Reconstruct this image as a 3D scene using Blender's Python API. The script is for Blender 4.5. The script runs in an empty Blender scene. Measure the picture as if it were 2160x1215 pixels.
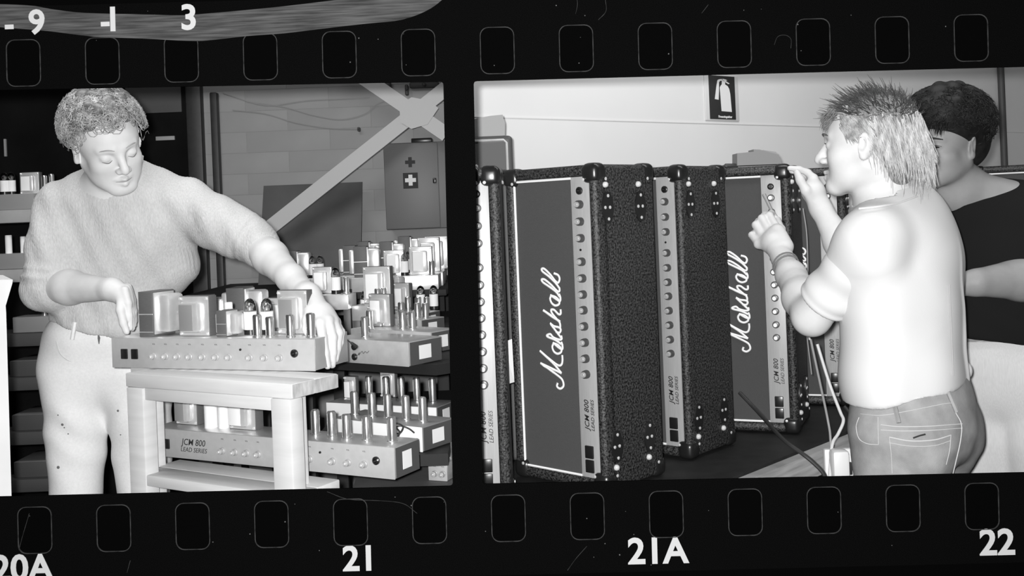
# Two exposures on a strip of black-and-white film: the strip is a large panel with two
# cut-out frames, and behind each frame stands its own workshop room.
import bpy, bmesh, math, random
import numpy as np
from mathutils import Vector, Matrix

random.seed(7)
rng = np.random.default_rng(7)
scene = bpy.context.scene
col = scene.collection

# ------------------------------------------------------------------ camera
FPX = 2200.0                      # focal length in pixels of the 2160 x 1215 frame
PX0, PY0 = 1080.0, 450.0          # where the optical axis meets the picture
ROLL = math.radians(2.3)
EYE = Vector((0.0, 0.0, 1.38))
CAM_R = Vector((math.cos(ROLL), 0, -math.sin(ROLL)))
CAM_U = Vector((math.sin(ROLL), 0, math.cos(ROLL)))
CAM_F = Vector((0, 1, 0))
cam_data = bpy.data.cameras.new('camera')
cam_data.sensor_width = 36.0
cam_data.lens = 36.0 * FPX / 2160.0
cam_data.shift_y = (PY0 - 607.5) / 2160.0
cam_data.clip_start = 0.05
cam = bpy.data.objects.new('camera', cam_data)
M = Matrix((CAM_R, CAM_U, -CAM_F)).transposed().to_4x4()
M.translation = EYE
cam.matrix_world = M
col.objects.link(cam)
scene.camera = cam

# ------------------------------------------------------------------ world, lights, exposure
world = bpy.data.worlds.new('world')
world.use_nodes = True
world.node_tree.nodes['Background'].inputs[0].default_value = (0.5, 0.5, 0.5, 1)
world.node_tree.nodes['Background'].inputs[1].default_value = 0.012
scene.world = world
scene.view_settings.view_transform = 'Standard'
scene.view_settings.look = 'None'
scene.view_settings.exposure = 0.0
scene.view_settings.gamma = 1.0
scene.view_settings.use_curve_mapping = False


def light(name, kind, loc, energy, size=0.05, size_y=None, aim=None):
    l = bpy.data.lights.new(name, kind)
    l.energy = energy
    l.color = (1, 1, 1)
    if kind == 'AREA':
        l.size = size
        if size_y:
            l.shape = 'RECTANGLE'
            l.size_y = size_y
    else:
        l.shadow_soft_size = size
    o = bpy.data.objects.new(name, l)
    o.location = loc
    if aim is not None:
        o.rotation_euler = (Vector(aim) - Vector(loc)).to_track_quat('-Z', 'Y').to_euler()
    col.objects.link(o)
    return o


# the photographer's flash, on the camera; unseen fill lights added high inside each room
light('flash', 'POINT', EYE + Vector((-0.035, -0.02, 0.03)), 410.0, 0.02)
light('fill_light_bench_room', 'AREA', (-1.1, 2.55, 2.72), 20.0, 1.2, 0.25, aim=(-1.05, 2.95, 1.0))  # added soft fill from above, no visible fixture
light('fill_light_amplifier_room', 'AREA', (1.2, 2.55, 2.72), 22.0, 1.8, 0.3, aim=(1.5, 3.7, 1.5))  # added fill that also washes the white wall, no visible fixture


def P(px, py, d):
    """The point at depth d (metres from the camera) that shows at pixel px, py."""
    u = (px - PX0) / FPX * d
    v = -(py - PY0) / FPX * d
    return EYE + CAM_F * d + CAM_R * u + CAM_U * v


def Pz(px, py, z):
    """The point at height z that shows at pixel px, py."""
    w = P(px, py, 1.0) - EYE
    return EYE + w * ((z - EYE.z) / w.z)


def pix(p):
    """Pixel of a world point."""
    q = Vector(p) - EYE
    d = q.y
    return (PX0 + q.dot(CAM_R) / d * FPX, PY0 - q.dot(CAM_U) / d * FPX)


# ------------------------------------------------------------------ materials
MATS = {}


def mat(name, g, rough=0.6, metal=0.0, var=0.0, scale=40.0, bump=0.0, bscale=None, spec=0.5,
        kind='noise', stretch=(1, 1, 1), detail=3.0, span=(.25, .75)):
    """A grey procedural material: value g, with noise of relative strength var and bump."""
    if name in MATS:
        return MATS[name]
    m = bpy.data.materials.new(name)
    m.use_nodes = True
    nt = m.node_tree
    b = nt.nodes['Principled BSDF']
    b.inputs['Base Color'].default_value = (g, g, g, 1)
    b.inputs['Roughness'].default_value = rough
    b.inputs['Metallic'].default_value = metal
    b.inputs['Specular IOR Level'].default_value = spec
    m.diffuse_color = (g, g, g, 1)
    if var or bump:
        tc = nt.nodes.new('ShaderNodeTexCoord')
        mp = nt.nodes.new('ShaderNodeMapping')
        mp.inputs['Scale'].default_value = stretch
        nt.links.new(tc.outputs['Object'], mp.inputs['Vector'])

        def tex(sc):
            if kind == 'noise':
                t = nt.nodes.new('ShaderNodeTexNoise')
                t.inputs['Detail'].default_value = detail
                t.inputs['Scale'].default_value = sc
                out = t.outputs['Fac']
            elif kind == 'voronoi':
                t = nt.nodes.new('ShaderNodeTexVoronoi')
                t.inputs['Scale'].default_value = sc
                out = t.outputs['Distance']
            else:                                     # woven or ribbed bands
                t = nt.nodes.new('ShaderNodeTexWave')
                t.bands_direction = kind
                t.inputs['Scale'].default_value = sc
                t.inputs['Distortion'].default_value = 1.5
                t.inputs['Detail'].default_value = 2.0
                t.inputs['Detail Scale'].default_value = 2.0
                out = t.outputs['Fac']
            nt.links.new(mp.outputs['Vector'], t.inputs['Vector'])
            return out
        f = tex(scale)
        if var:
            r = nt.nodes.new('ShaderNodeMapRange')
            r.inputs['From Min'].default_value = span[0]
            r.inputs['From Max'].default_value = span[1]
            r.inputs['To Min'].default_value = max(0.0, g * (1 - var))
            r.inputs['To Max'].default_value = min(0.95, g * (1 + var))
            nt.links.new(f, r.inputs['Value'])
            nt.links.new(r.outputs['Result'], b.inputs['Base Color'])
        if bump:
            bp = nt.nodes.new('ShaderNodeBump')
            bp.inputs['Strength'].default_value = bump
            bp.inputs['Distance'].default_value = 0.002
            nt.links.new(tex(bscale) if bscale else f, bp.inputs['Height'])
            nt.links.new(bp.outputs['Normal'], b.inputs['Normal'])
    MATS[name] = m
    return m


def glass(name, g=0.9, a=0.25):
    if name in MATS:
        return MATS[name]
    m = mat(name, g, 0.05, 0.0)
    b = m.node_tree.nodes['Principled BSDF']
    b.inputs['Transmission Weight'].default_value = 1.0
    b.inputs['IOR'].default_value = 1.15
    b.inputs['Base Color'].default_value = (g, g, g, 1)
    return m


# ------------------------------------------------------------------ mesh building
def wmat(o):
    """World matrix of an object from its own chain of parents."""
    m = o.matrix_basis.copy()
    while o.parent is not None:
        o = o.parent
        m = o.matrix_basis @ m
    return m


class MB:
    """Collects shapes; build() links them as ONE mesh object."""

    def __init__(self):
        self.v, self.f = [], []

    def add(self, verts, faces):
        n = len(self.v)
        self.v += [tuple(p) for p in verts]
        self.f += [tuple(i + n for i in f) for f in faces]
        return self

    def box(self, lo, hi, b=0.0, m=None):
        bm = bmesh.new()
        bmesh.ops.create_cube(bm, size=1.0)
        s = [hi[i] - lo[i] for i in range(3)]
        c = [(hi[i] + lo[i]) / 2 for i in range(3)]
        for q in bm.verts:
            q.co = Vector((q.co.x * s[0] + c[0], q.co.y * s[1] + c[1], q.co.z * s[2] + c[2]))
        if b > 0:
            bmesh.ops.bevel(bm, geom=bm.edges[:], offset=min(b, min(s) * 0.49), segments=2 if b < .012 else 4,
                            profile=0.5, affect='EDGES')
        bm.verts.index_update()
        vs = [q.co.copy() for q in bm.verts]
        if m is not None:
            vs = [m @ q for q in vs]
        fs = [[q.index for q in f.verts] for f in bm.faces]
        bm.free()
        return self.add(vs, fs)

    def tube(self, pts, r, n=8, cap=True, flat=None):
        """A tube along points; r is a number or a list of radii."""
        pts = [Vector(p) for p in pts]
        rs = list(r) if hasattr(r, '__len__') else [r] * len(pts)
        up = Vector((0, 0, 1))
        rings = []
        prev = None
        for i, p in enumerate(pts):
            t = (pts[min(i + 1, len(pts) - 1)] - pts[max(i - 1, 0)]).normalized()
            if prev is None:
                a = up if abs(t.z) < 0.9 else Vector((1, 0, 0))
                x = t.cross(a).normalized()
            else:
                x = (prev - t * prev.dot(t)).normalized()
            prev = x
            y = t.cross(x)
            rings.append([p + (x * math.cos(2 * math.pi * k / n) + y * math.sin(2 * math.pi * k / n)) * rs[i]
                          for k in range(n)])
        vs = [q for g in rings for q in g]
        fs = []
        for i in range(len(pts) - 1):
            for k in range(n):
                k2 = (k + 1) % n
                fs.append((i * n + k, i * n + k2, (i + 1) * n + k2, (i + 1) * n + k))
        if cap:
            fs.append(tuple(range(n))[::-1])
            fs.append(tuple((len(pts) - 1) * n + k for k in range(n)))
        return self.add(vs, fs)

    def lathe(self, prof, c=(0, 0, 0), axis='z', n=16, m=None):
        """prof: list of (radius, height); turned about an axis through c."""
        vs, fs = [], []
        for (r, h) in prof:
            for k in range(n):
                a = 2 * math.pi * k / n
                q = (r * math.cos(a), r * math.sin(a), h)
                if axis == 'y':                    # height runs towards -y (out of a front panel)
                    q = (q[0], -q[2], q[1])
                elif axis == 'x':
                    q = (q[2], q[0], q[1])
                q = Vector(q) + Vector(c)
                vs.append(m @ q if m is not None else q)
        for i in range(len(prof) - 1):
            for k in range(n):
                k2 = (k + 1) % n
                fs.append((i * n + k, i * n + k2, (i + 1) * n + k2, (i + 1) * n + k))
        fs.append(tuple(range(n))[::-1])
        fs.append(tuple((len(prof) - 1) * n + k for k in range(n)))
        return self.add(vs, fs)

    def prism(self, poly, lo, hi, axes=('x', 'z'), normal='y'):
        """A polygon given in two axes, pushed through lo..hi of the third."""
        def pt(a, b, c):
            d = {axes[0]: a, axes[1]: b, normal: c}
            return (d['x'], d['y'], d['z'])
        n = len(poly)
        vs = [pt(a, b, lo) for a, b in poly] + [pt(a, b, hi) for a, b in poly]
        fs = [tuple(range(n))[::-1], tuple(range(n, 2 * n))]
        fs += [(k, (k + 1) % n, n + (k + 1) % n, n + k) for k in range(n)]
        return self.add(vs, fs)

    def mesh(self, name, sharp=40):
        me = bpy.data.meshes.new(name)
        me.from_pydata([tuple(q) for q in self.v], [], self.f)
        bm = bmesh.new()
        bm.from_mesh(me)
        bmesh.ops.recalc_face_normals(bm, faces=bm.faces[:])
        bm.to_mesh(me)
        bm.free()
        me.shade_smooth()
        me.set_sharp_from_angle(angle=math.radians(sharp))
        return me

    def build(self, name, m, parent=None, sharp=40, world=False):
        if world and parent is not None:
            inv = wmat(parent).inverted()
            self.v = [tuple(inv @ Vector(q)) for q in self.v]
        return link(name, self.mesh(name, sharp), m, parent)


def link(name, me, m, parent=None, loc=None):
    if m is not None and not me.materials:
        me.materials.append(m)
    o = bpy.data.objects.new(name, me)
    col.objects.link(o)
    if parent is not None:
        o.parent = parent
    if loc is not None:
        o.location = loc
    return o


def empty(name, loc, rz=0.0):
    o = bpy.data.objects.new(name, None)
    o.empty_display_size = 0.05
    col.objects.link(o)
    o.location = loc
    o.rotation_euler = (0, 0, rz)
    o.matrix_basis = Matrix.Translation(Vector(loc)) @ Matrix.Rotation(rz, 4, 'Z')
    return o


def tag(o, label, cat, group=None):
    o['label'] = label
    o['category'] = cat
    if group:
        o['group'] = group
    return o


def struct(o):
    o['kind'] = 'structure'
    return o


def spline(pts, n=6):
    """Catmull-Rom through points."""
    pts = [Vector(p) for p in pts]
    q = [pts[0] * 2 - pts[1]] + pts + [pts[-1] * 2 - pts[-2]]
    out = []
    for i in range(1, len(q) - 2):
        a, b, c, d = q[i - 1], q[i], q[i + 1], q[i + 2]
        for k in range(n):
            t = k / n
            out.append(0.5 * ((2 * b) + (c - a) * t + (2 * a - 5 * b + 4 * c - d) * t * t + (3 * b - a - 3 * c + d) * t ** 3))
    out.append(pts[-1])
    return out


def curve_mesh(name, loops, thick, bevel=0.0):
    """Closed 2-D loops, filled with holes, as a mesh with thickness (in local x, z; front at -y)."""
    cu = bpy.data.curves.new(name, 'CURVE')
    cu.dimensions = '2D'
    cu.fill_mode = 'BOTH'
    cu.extrude = thick / 2
    cu.bevel_depth = bevel
    for lp in loops:
        s = cu.splines.new('POLY')
        s.points.add(len(lp) - 1)
        for i, (x, z) in enumerate(lp):
            s.points[i].co = (x, z, 0, 1)
        s.use_cyclic_u = True
    o = bpy.data.objects.new(name, cu)
    col.objects.link(o)
    bpy.context.view_layer.update()
    me = bpy.data.meshes.new_from_object(o.evaluated_get(bpy.context.evaluated_depsgraph_get()))
    bpy.data.objects.remove(o)
    bpy.data.curves.remove(cu)
    me.transform(Matrix(((1, 0, 0, 0), (0, 0, -1, 0), (0, 1, 0, 0), (0, 0, 0, 1))))
    me.name = name
    return me


TEXTS = {}


def text_mesh(txt, size, thick=0.0004, bold=0.0, shear=0.0, space=1.0):
    """Lettering lying in local x, z (front at -y), origin at its centre."""
    key = (txt, size, thick, bold, shear, space)
    if key in TEXTS:
        return TEXTS[key]
    cu = bpy.data.curves.new('lettering', 'FONT')
    cu.body = txt
    cu.size = size
    cu.extrude = thick / 2
    cu.offset = bold
    cu.shear = shear
    cu.space_character = space
    cu.align_x = 'CENTER'
    cu.align_y = 'CENTER'
    cu.resolution_u = 4
    o = bpy.data.objects.new('lettering', cu)
    col.objects.link(o)
    bpy.context.view_layer.update()
    me = bpy.data.meshes.new_from_object(o.evaluated_get(bpy.context.evaluated_depsgraph_get()))
    bpy.data.objects.remove(o)
    bpy.data.curves.remove(cu)
    me.transform(Matrix(((1, 0, 0, 0), (0, 0, -1, 0), (0, 1, 0, 0), (0, 0, 0, 1))))
    TEXTS[key] = me
    return me


def rrect(cx, cz, w, h, r, ang=0.0, n=5):
    """A rounded rectangle loop, turned by ang about its centre."""
    out = []
    for sx, sz, a0 in ((1, 1, 0), (-1, 1, 90), (-1, -1, 180), (1, -1, 270)):
        for k in range(n + 1):
            a = math.radians(a0 + 90 * k / n)
            x = sx * (w / 2 - r) + r * math.cos(a)
            z = sz * (h / 2 - r) + r * math.sin(a)
            out.append((cx + x * math.cos(ang) - z * math.sin(ang), cz + x * math.sin(ang) + z * math.cos(ang)))
    return out


# ------------------------------------------------------------------ the film strip and the black wall it hangs on
M_FILM = mat('black_film', 0.0022, 0.9, var=0.5, scale=700, spec=0.0)
M_BACK = mat('black_backing', 0.0014, 0.95, spec=0.0)
M_RIM = mat('perforation_edge', 0.024, 0.8, var=0.8, scale=60, spec=0.1)
M_NUM = mat('edge_print_white', 0.40, 0.8, spec=0.0)
M_DUST = mat('pale_dust', 0.1, 0.9, var=0.4, scale=90, spec=0.0)
FILM_D = 2.05


def flat(px, py, d=FILM_D):
    p = P(px, py, d)
    return (p.x, p.z)


def quad_loop(corners, r, d):
    """A four-sided loop through pixel corners (clockwise from top left) with small round corners."""
    pts = []
    n = len(corners)
    for i in range(n):
        c = Vector(corners[i])
        a = (Vector(corners[i - 1]) - c).normalized()
        b = (Vector(corners[(i + 1) % n]) - c).normalized()
        for t in (0.0, 0.35, 0.65, 1.0):
            pts.append(c + a * r * (1 - t) ** 2 + b * r * t ** 2)
    return [flat(q.x, q.y, d) for q in pts]


LEFT_FRAME = [(-326, 196), (935, 172), (955, 1025), (-306, 1055)]
RIGHT_FRAME = [(999, 171), (2266, 138), (2286, 994), (1018, 1021)]
PERF_TOP = [(50 + 166.5 * k, 133 - 4.4 * k) for k in range(-3, 17)]
PERF_LOW = [(74 + 166.4 * k, 1118 - 4.2 * k) for k in range(-3, 17)]
PERF_ANG = math.radians(1.4) - ROLL
film = empty('film_strip', (0, FILM_D, EYE.z))
tag(film, 'black film strip with two picture frames, sprocket holes and white edge numbers', 'film strip')
s = FILM_D / FPX
loops = [[flat(-700, 33), flat(2900, -62), flat(2900, 1168), flat(1080, 1213), flat(-700, 1258)]]
loops += [quad_loop(LEFT_FRAME, 7, FILM_D), quad_loop(RIGHT_FRAME, 7, FILM_D)]
for (x, y) in PERF_TOP + PERF_LOW:
    cx, cz = flat(x, y)
    loops.append(rrect(cx, cz, 70 * s, 97 * s, 17 * s, PERF_ANG))
me = curve_mesh('film_base', loops, 0.004)
me.transform(Matrix.Translation((0, 0.002, -EYE.z)))
link('film_base', me, M_FILM, film)
# the pale rim round each sprocket hole
rim_me = None
for (x, y) in PERF_TOP + PERF_LOW:
    cx, cz = flat(x, y)
    if rim_me is None:
        rim_me = curve_mesh('hole_rim', [rrect(0, 0, 72.5 * s, 99.5 * s, 18 * s), rrect(0, 0, 69 * s, 96 * s, 16.5 * s)], 0.002)
    o = link('hole_rim', rim_me, M_RIM, film, (cx, -0.0006, cz - EYE.z))
    o.rotation_euler = (0, -PERF_ANG, 0)
# edge numbers
for txt, x, y, h in (('21', 759, 1180, 54), ('21A', 1387, 1164, 56), ('22', 2103, 1146, 56), ('20A', 48, 1200, 56),
                     ('9', 80, 50, 52), ('1', 240, 44, 52), ('3', 400, 40, 54)):
    cx, cz = flat(x, y)
    o = link('edge_number', text_mesh(txt, h * s * 1.36, 0.001, bold=h * s * 0.035), M_NUM, film, (cx, -0.0050 if y < 100 else -0.001, cz - EYE.z))
    o.rotation_euler = (0, -PERF_ANG, 0)
    o['label'] = 'white edge number ' + txt
for x, y, w in ((22, 53, 14), (224, 47, 18)):
    cx, cz = flat(x, y)
    o = link('edge_number', text_mesh('-', 60 * s, 0.001, bold=2 * s), M_NUM, film, (cx, -0.0050, cz - EYE.z))
    o['label'] = 'white dash of the edge print'
# pale scratches and dust on the film
for pts in ([(40, 1160), (48, 1130), (62, 1083)], [(690, 1037), (735, 1053), (800, 1056), (850, 1062), (880, 1083)],
            [(1197, 1203), (1215, 1178), (1238, 1152)], [(1633, 95), (1640, 78), (1655, 74), (1668, 82), (1668, 102)],
            [(1214, 30), (1218, 8), (1214, -20)], [(1480, 28), (1494, 10)], [(268, 1208), (275, 1182)], [(1262, 42), (1278, 24), (1277, 0)]):
    w = MB()
    w.tube([Vector((flat(q.x, q.y)[0], -0.0004, flat(q.x, q.y)[1] - EYE.z)) for q in spline([(a, b, 0) for a, b in pts], 5)],
           0.00055, 5)
    w.build('scratch', M_RIM, film)
for k in range(46):
    x, y = (random.uniform(0, 2160), random.choice((random.uniform(8, 140), random.uniform(1045, 1200))))
    r = random.uniform(0.6, 1.7) * s
    cx, cz = flat(x, y)
    MB().lathe([(r * .5, 0), (r, r * .3), (r * .4, r * .8)], (cx, 0.0, cz - EYE.z), 'y', 6).build('dust_fleck', M_DUST, film)

# the grey streaked strip stuck over the upper left edge
M_TAPE = mat('streaked_grey_tape', 0.05, 0.85, var=0.75, scale=9, stretch=(1.2, 1, 26), spec=0.05, detail=6)
top = [(-60, 8), (60, 12), (110, 20), (180, 28), (300, 31), (380, 33), (430, 30), (520, 22), (600, 14), (700, 2), (780, -8), (860, -22), (950, -45)]
bot = [(-60, 50), (0, 58), (100, 66), (200, 78), (300, 82), (400, 87), (440, 86), (520, 77), (600, 71), (700, 59), (780, 50), (850, 42), (910, 18), (955, -20)]
poly = [flat(q.x, q.y) for q in spline([(a, b, 0) for a, b in top], 4)] + [flat(q.x, q.y) for q in reversed(spline([(a, b, 0) for a, b in bot], 4))]
cx, cz = flat(400, 45)
tp = curve_mesh('tape_strip', [[(a - cx, b - cz) for a, b in poly]], 0.0016)
o = link('tape_strip', tp, M_TAPE, None, (cx, FILM_D - 0.0034, cz))
tag(o, 'frayed grey streaked strip stuck across the upper left edge of the film', 'tape')

# black front wall with the two openings
loops = [[(-3.4, 0.0), (-3.4, 2.9), (3.9, 2.9), (3.9, 0.0)]]
D2 = FILM_D + 0.004
loops += [quad_loop([(-334, 188), (943, 164), (963, 1033), (-314, 1063)], 9, D2), quad_loop([(991, 163), (2274, 130), (2294, 1002), (1010, 1029)], 9, D2)]
me = curve_mesh('wall_front', loops, 0.012)
struct(link('wall_front', me, M_BACK, None, (0, FILM_D + 0.012, 0)))


# ------------------------------------------------------------------ the two rooms
M_WALL_L = mat('grey_painted_blockwork', 0.35, 0.8, var=0.10, scale=3.0, bump=0.15, bscale=60)
M_WALL_R = mat('white_painted_wall', 0.70, 0.8, var=0.03, scale=3.0, bump=0.05, bscale=50)
M_DARK = mat('black_curtain', 0.012, 0.95, var=0.3, scale=4, spec=0.05)
M_FLOOR = mat('dark_concrete_floor', 0.07, 0.8, var=0.3, scale=5)
M_CEIL = mat('ceiling_board', 0.35, 0.9)
M_SEAM = mat('wall_joint', 0.42, 0.9)
WALL_L_D = 5.0
fl = MB().box((-3.4, FILM_D + .02, -0.08), (3.9, 7.4, 0.0)).build('floor', M_FLOOR)
struct(fl)
ce = MB().box((-3.4, FILM_D + .02, 2.9), (3.9, 7.4, 2.96)).build('ceiling', M_CEIL)
struct(ce)
# partition between the rooms, edge-on behind the black bar between the frames
xp = lambda y: -0.0509 * y
pw = MB().add([(xp(2.075) - .003, 2.075, 0), (xp(2.075) + .003, 2.075, 0), (xp(6.0) + .003, 6.0, 0), (xp(6.0) - .003, 6.0, 0),
               (xp(2.075) - .003, 2.075, 2.9), (xp(2.075) + .003, 2.075, 2.9), (xp(6.0) + .003, 6.0, 2.9), (xp(6.0) - .003, 6.0, 2.9)],
              [(0, 1, 2, 3), (4, 5, 6, 7), (0, 1, 5, 4), (1, 2, 6, 5), (2, 3, 7, 6), (3, 0, 4, 7)]).build('wall_partition', M_WALL_R)
struct(pw)
# left room: pale back wall with courses of blocks, a dark bay to the left of it
XB = P(436, 400, WALL_L_D).x
wl = MB()
wl.box((XB, WALL_L_D, 0), (xp(5.0) - .004, WALL_L_D + 0.1, 2.9))
wl = struct(wl.build('wall_back', M_WALL_L))
z = 0.02
row = 0
block_me = {}
X1 = xp(5.0) - .006
while z < 2.85:                                        # each course proud of its joint
    h = 0.0985
    x = XB + 0.002 - (0.2 if row % 2 else 0.0)
    while x < X1:
        a, b = max(x, XB + .002), min(x + 0.3985, X1)
        if b - a > 0.03 and 0.8 < z + h and z < 2.3:
            key = round(b - a, 3)
            if key not in block_me:
                block_me[key] = MB().box((0, -0.0022, 0), (b - a, 0.0, h), 0.0015).mesh('block')
            link('block', block_me[key], M_WALL_L, wl, (a, WALL_L_D, z))
        x += 0.4
    z += 0.1
    row += 1
struct(MB().box((-3.4, 5.4, 0), (XB - 0.05, 5.5, 2.9)).build('wall_left', M_DARK))
struct(MB().box((-3.45, FILM_D + .02, 0), (-3.4, 5.5, 2.9)).build('wall_side', M_DARK))
tr = MB().box((XB - 0.07, 4.95, 0), (XB + .002, 5.12, 2.9), 0.006).build('trim_1', mat('dark_steel_post', 0.03, 0.5, var=.2))
struct(tr)
# right room: white wall running back to the right, with board joints
WA = Vector((-0.116, 3.2, 0))
WD = Vector((0.8, 0.6, 0)).normalized()
WN = Vector((-WD.y, WD.x, 0))              # away from the camera
t0 = -0.03
wr = MB()
a, b = WA + WD * t0, WA + WD * 5.0
wr.add([a, b, b + WN * .02, a + WN * .02] + [q + Vector((0, 0, 2.9)) for q in (a, b, b + WN * .02, a + WN * .02)],
       [(0, 1, 2, 3), (4, 5, 6, 7), (0, 1, 5, 4), (1, 2, 6, 5), (2, 3, 7, 6), (3, 0, 4, 7)])
wr = struct(wr.build('wall_right', M_WALL_R))


def on_wall(px, py, off=0.0):
    """Point of the right room's wall (moved off it towards the room) at a pixel."""
    w = P(px, py, 1.0) - EYE
    k = ((WA - WN * off) - EYE).dot(WN) / w.dot(WN)
    return EYE + w * k


for zz in (1.05, on_wall(1250, 254).z, 2.3):
    a, b = WA + WD * (t0 + .01) - WN * .001, WA + WD * 4.9 - WN * .001
    m = MB()
    m.add([a + Vector((0, 0, zz)), b + Vector((0, 0, zz)), b + Vector((0, 0, zz + .004)), a + Vector((0, 0, zz + .004))] +
          [q - WN * .002 for q in (a + Vector((0, 0, zz)), b + Vector((0, 0, zz)), b + Vector((0, 0, zz + .004)), a + Vector((0, 0, zz + .004)))],
          [(0, 1, 2, 3), (4, 5, 6, 7), (0, 1, 5, 4), (1, 2, 6, 5), (2, 3, 7, 6), (3, 0, 4, 7)])
    m.build('wall_joint', mat('pale_joint', 0.70, 0.9), wr)
b = WA + WD * 5.0
struct(MB().box((b.x - .2, b.y - .1, 0), (b.x + .0, 7.4, 2.9)).build('wall_end', M_WALL_R))
struct(MB().box((3.85, FILM_D + .02, 0), (3.9, 7.4, 2.9)).build('wall_far_side', M_WALL_R))


# ------------------------------------------------------------------ amplifier heads standing on end
M_TOLEX = mat('black_grained_vinyl', 0.027, 0.5, var=2.0, scale=200, bump=0.8, bscale=260, span=(.38, .72))
M_GRILLE = mat('dark_woven_grille_cloth', 0.062, 0.85, var=0.25, scale=300, kind='DIAGONAL', bump=0.4)
M_PIPE = mat('white_piping', 0.85, 0.5)
M_ALU = mat('brushed_aluminium_panel', 0.40, 0.45, 0.15, var=0.10, scale=25, stretch=(30, 30, 1))
M_BLACK = mat('black_plastic', 0.012, 0.3)
M_KNOB = mat('dark_knob', 0.05, 0.35)
M_CAP = mat('silver_knob_cap', 0.75, 0.35, 0.6)
M_SCREW = mat('bright_screw', 0.85, 0.3, 0.5)
M_INK = mat('black_print', 0.02, 0.7)
M_LOGO = mat('white_script_logo', 0.9, 0.5)
AW, AD, AH = 0.305, 0.235, 0.785
UP = (0, math.radians(-90), 0)          # lettering that reads from the bottom to the top

STROKES = [
    [(315, 1090), (310, 1122), (340, 1138), (367, 1110), (358, 1065), (330, 1035), (250, 985), (157, 930)],
    [(157, 930), (245, 962), (345, 1000)],
    [(345, 1000), (290, 940), (240, 895), (147, 820)],
    [(147, 820), (235, 885), (310, 932), (342, 925), (350, 885), (346, 840)],
    [(268, 742), (256, 775), (272, 815), (305, 832), (335, 815), (335, 785), (305, 755), (268, 742)],
    [(262, 738), (318, 780), (345, 788), (345, 755), (335, 725)],
    [(335, 745), (280, 712), (215, 690), (205, 676), (235, 664), (262, 690), (310, 706), (336, 700), (332, 670)],
    [(332, 690), (290, 640), (232, 570), (262, 590), (310, 600), (326, 620), (315, 645), (285, 640)],
    [(320, 610), (318, 570), (300, 540), (240, 505), (165, 455)],
    [(165, 455), (240, 500), (318, 548)],
    [(290, 530), (245, 480), (235, 448), (262, 448), (300, 482), (320, 478), (318, 440)],
    [(232, 322), (222, 350), (238, 388), (270, 408), (302, 395), (302, 365), (272, 335), (232, 322)],
    [(225, 318), (282, 355), (310, 368), (312, 335), (300, 305)],
    [(306, 330), (270, 285), (205, 240), (152, 205), (140, 182), (168, 182), (225, 225), (280, 278), (302, 280), (302, 250)],
    [(302, 255), (262, 205), (200, 150), (148, 112), (136, 90), (160, 86), (215, 135), (265, 195), (290, 205), (300, 172), (285, 140), (250, 125)],
]
LOGO_ME = None


def logo_mesh():
    global LOGO_ME
    if LOGO_ME is None:
        m = MB()
        for st in STROKES:
            pts = []
            for (X, Y) in st:
                u = (1140 - Y) / 4.19 * 0.001184
                v = (300 + (Y - 190) * 0.075 - X) / 4.19 / 0.72 * 0.00113
                pts.append((u, 0, v))
            m.tube(spline(pts, 5), 0.0034, 6)
        LOGO_ME = m.mesh('script_logo', 60)
        LOGO_ME.transform(Matrix.Diagonal((1, 0.45, 1, 1)))
    return LOGO_ME


KN_Y = [458, 493, 527, 575, 609, 642, 674, 707, 740, 773, 805]
zp = lambda y: AH - 0.030 - (y - 403) * 0.001184
AMP = {}


def amp_meshes():
    if AMP:
        return AMP
    AMP['knob'] = MB().lathe([(.0105, 0), (.0105, .006), (.0095, .012), (.0075, .0125)], (0, 0, 0), 'y', 14).mesh('knob')
    AMP['cap'] = MB().lathe([(.0068, .010), (.0068, .018), (.0055, .0195)], (0, 0, 0), 'y', 12).mesh('knob_cap')
    AMP['switch'] = MB().box((-.0125, -.006, -.0155), (.0125, 0.0, .0155), .002).mesh('rocker_switch')
    AMP['jack'] = MB().lathe([(.0095, 0), (.0095, .004), (.0065, .006), (.005, .006), (.0048, .0015)], (0, 0, 0), 'y', 14).mesh('jack_socket')
    AMP['led'] = MB().lathe([(.003, 0), (.003, .002), (.0018, .0035)], (0, 0, 0), 'y', 8).mesh('lamp')
    AMP['corner'] = MB().box((-.004, -.004, -.046), (.046, .046, .004), .017).mesh('corner_cap')
    AMP['screw'] = MB().lathe([(.0042, 0), (.004, .0014), (.002, .0024)], (0, 0, 0), 'y', 8).mesh('screw')
    AMP['screwx'] = MB().lathe([(.0042, 0), (.004, .0014), (.002, .0024)], (0, 0, 0), 'x', 8).mesh('screw')
    AMP['foot'] = MB().lathe([(.0075, 0), (.0075, .004), (.005, .008), (.002, .0092)], (0, 0, 0), 'x', 10).mesh('rubber_foot')
    lz = [(0.0, .038), (.010, .036), (.014, .026), (.020, .012), (.021, 0), (.020, -.012), (.014, -.026), (.010, -.036), (0.0, -.038), (-.010, -.036), (-.014, -.026), (-.020, -.012), (-.021, 0), (-.020, .012), (-.014, .026), (-.010, .036)]
    AMP['plate'] = MB().prism(lz, 0.0, 0.004, ('y', 'z'), 'x').mesh('bracket_plate')
    return AMP


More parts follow.
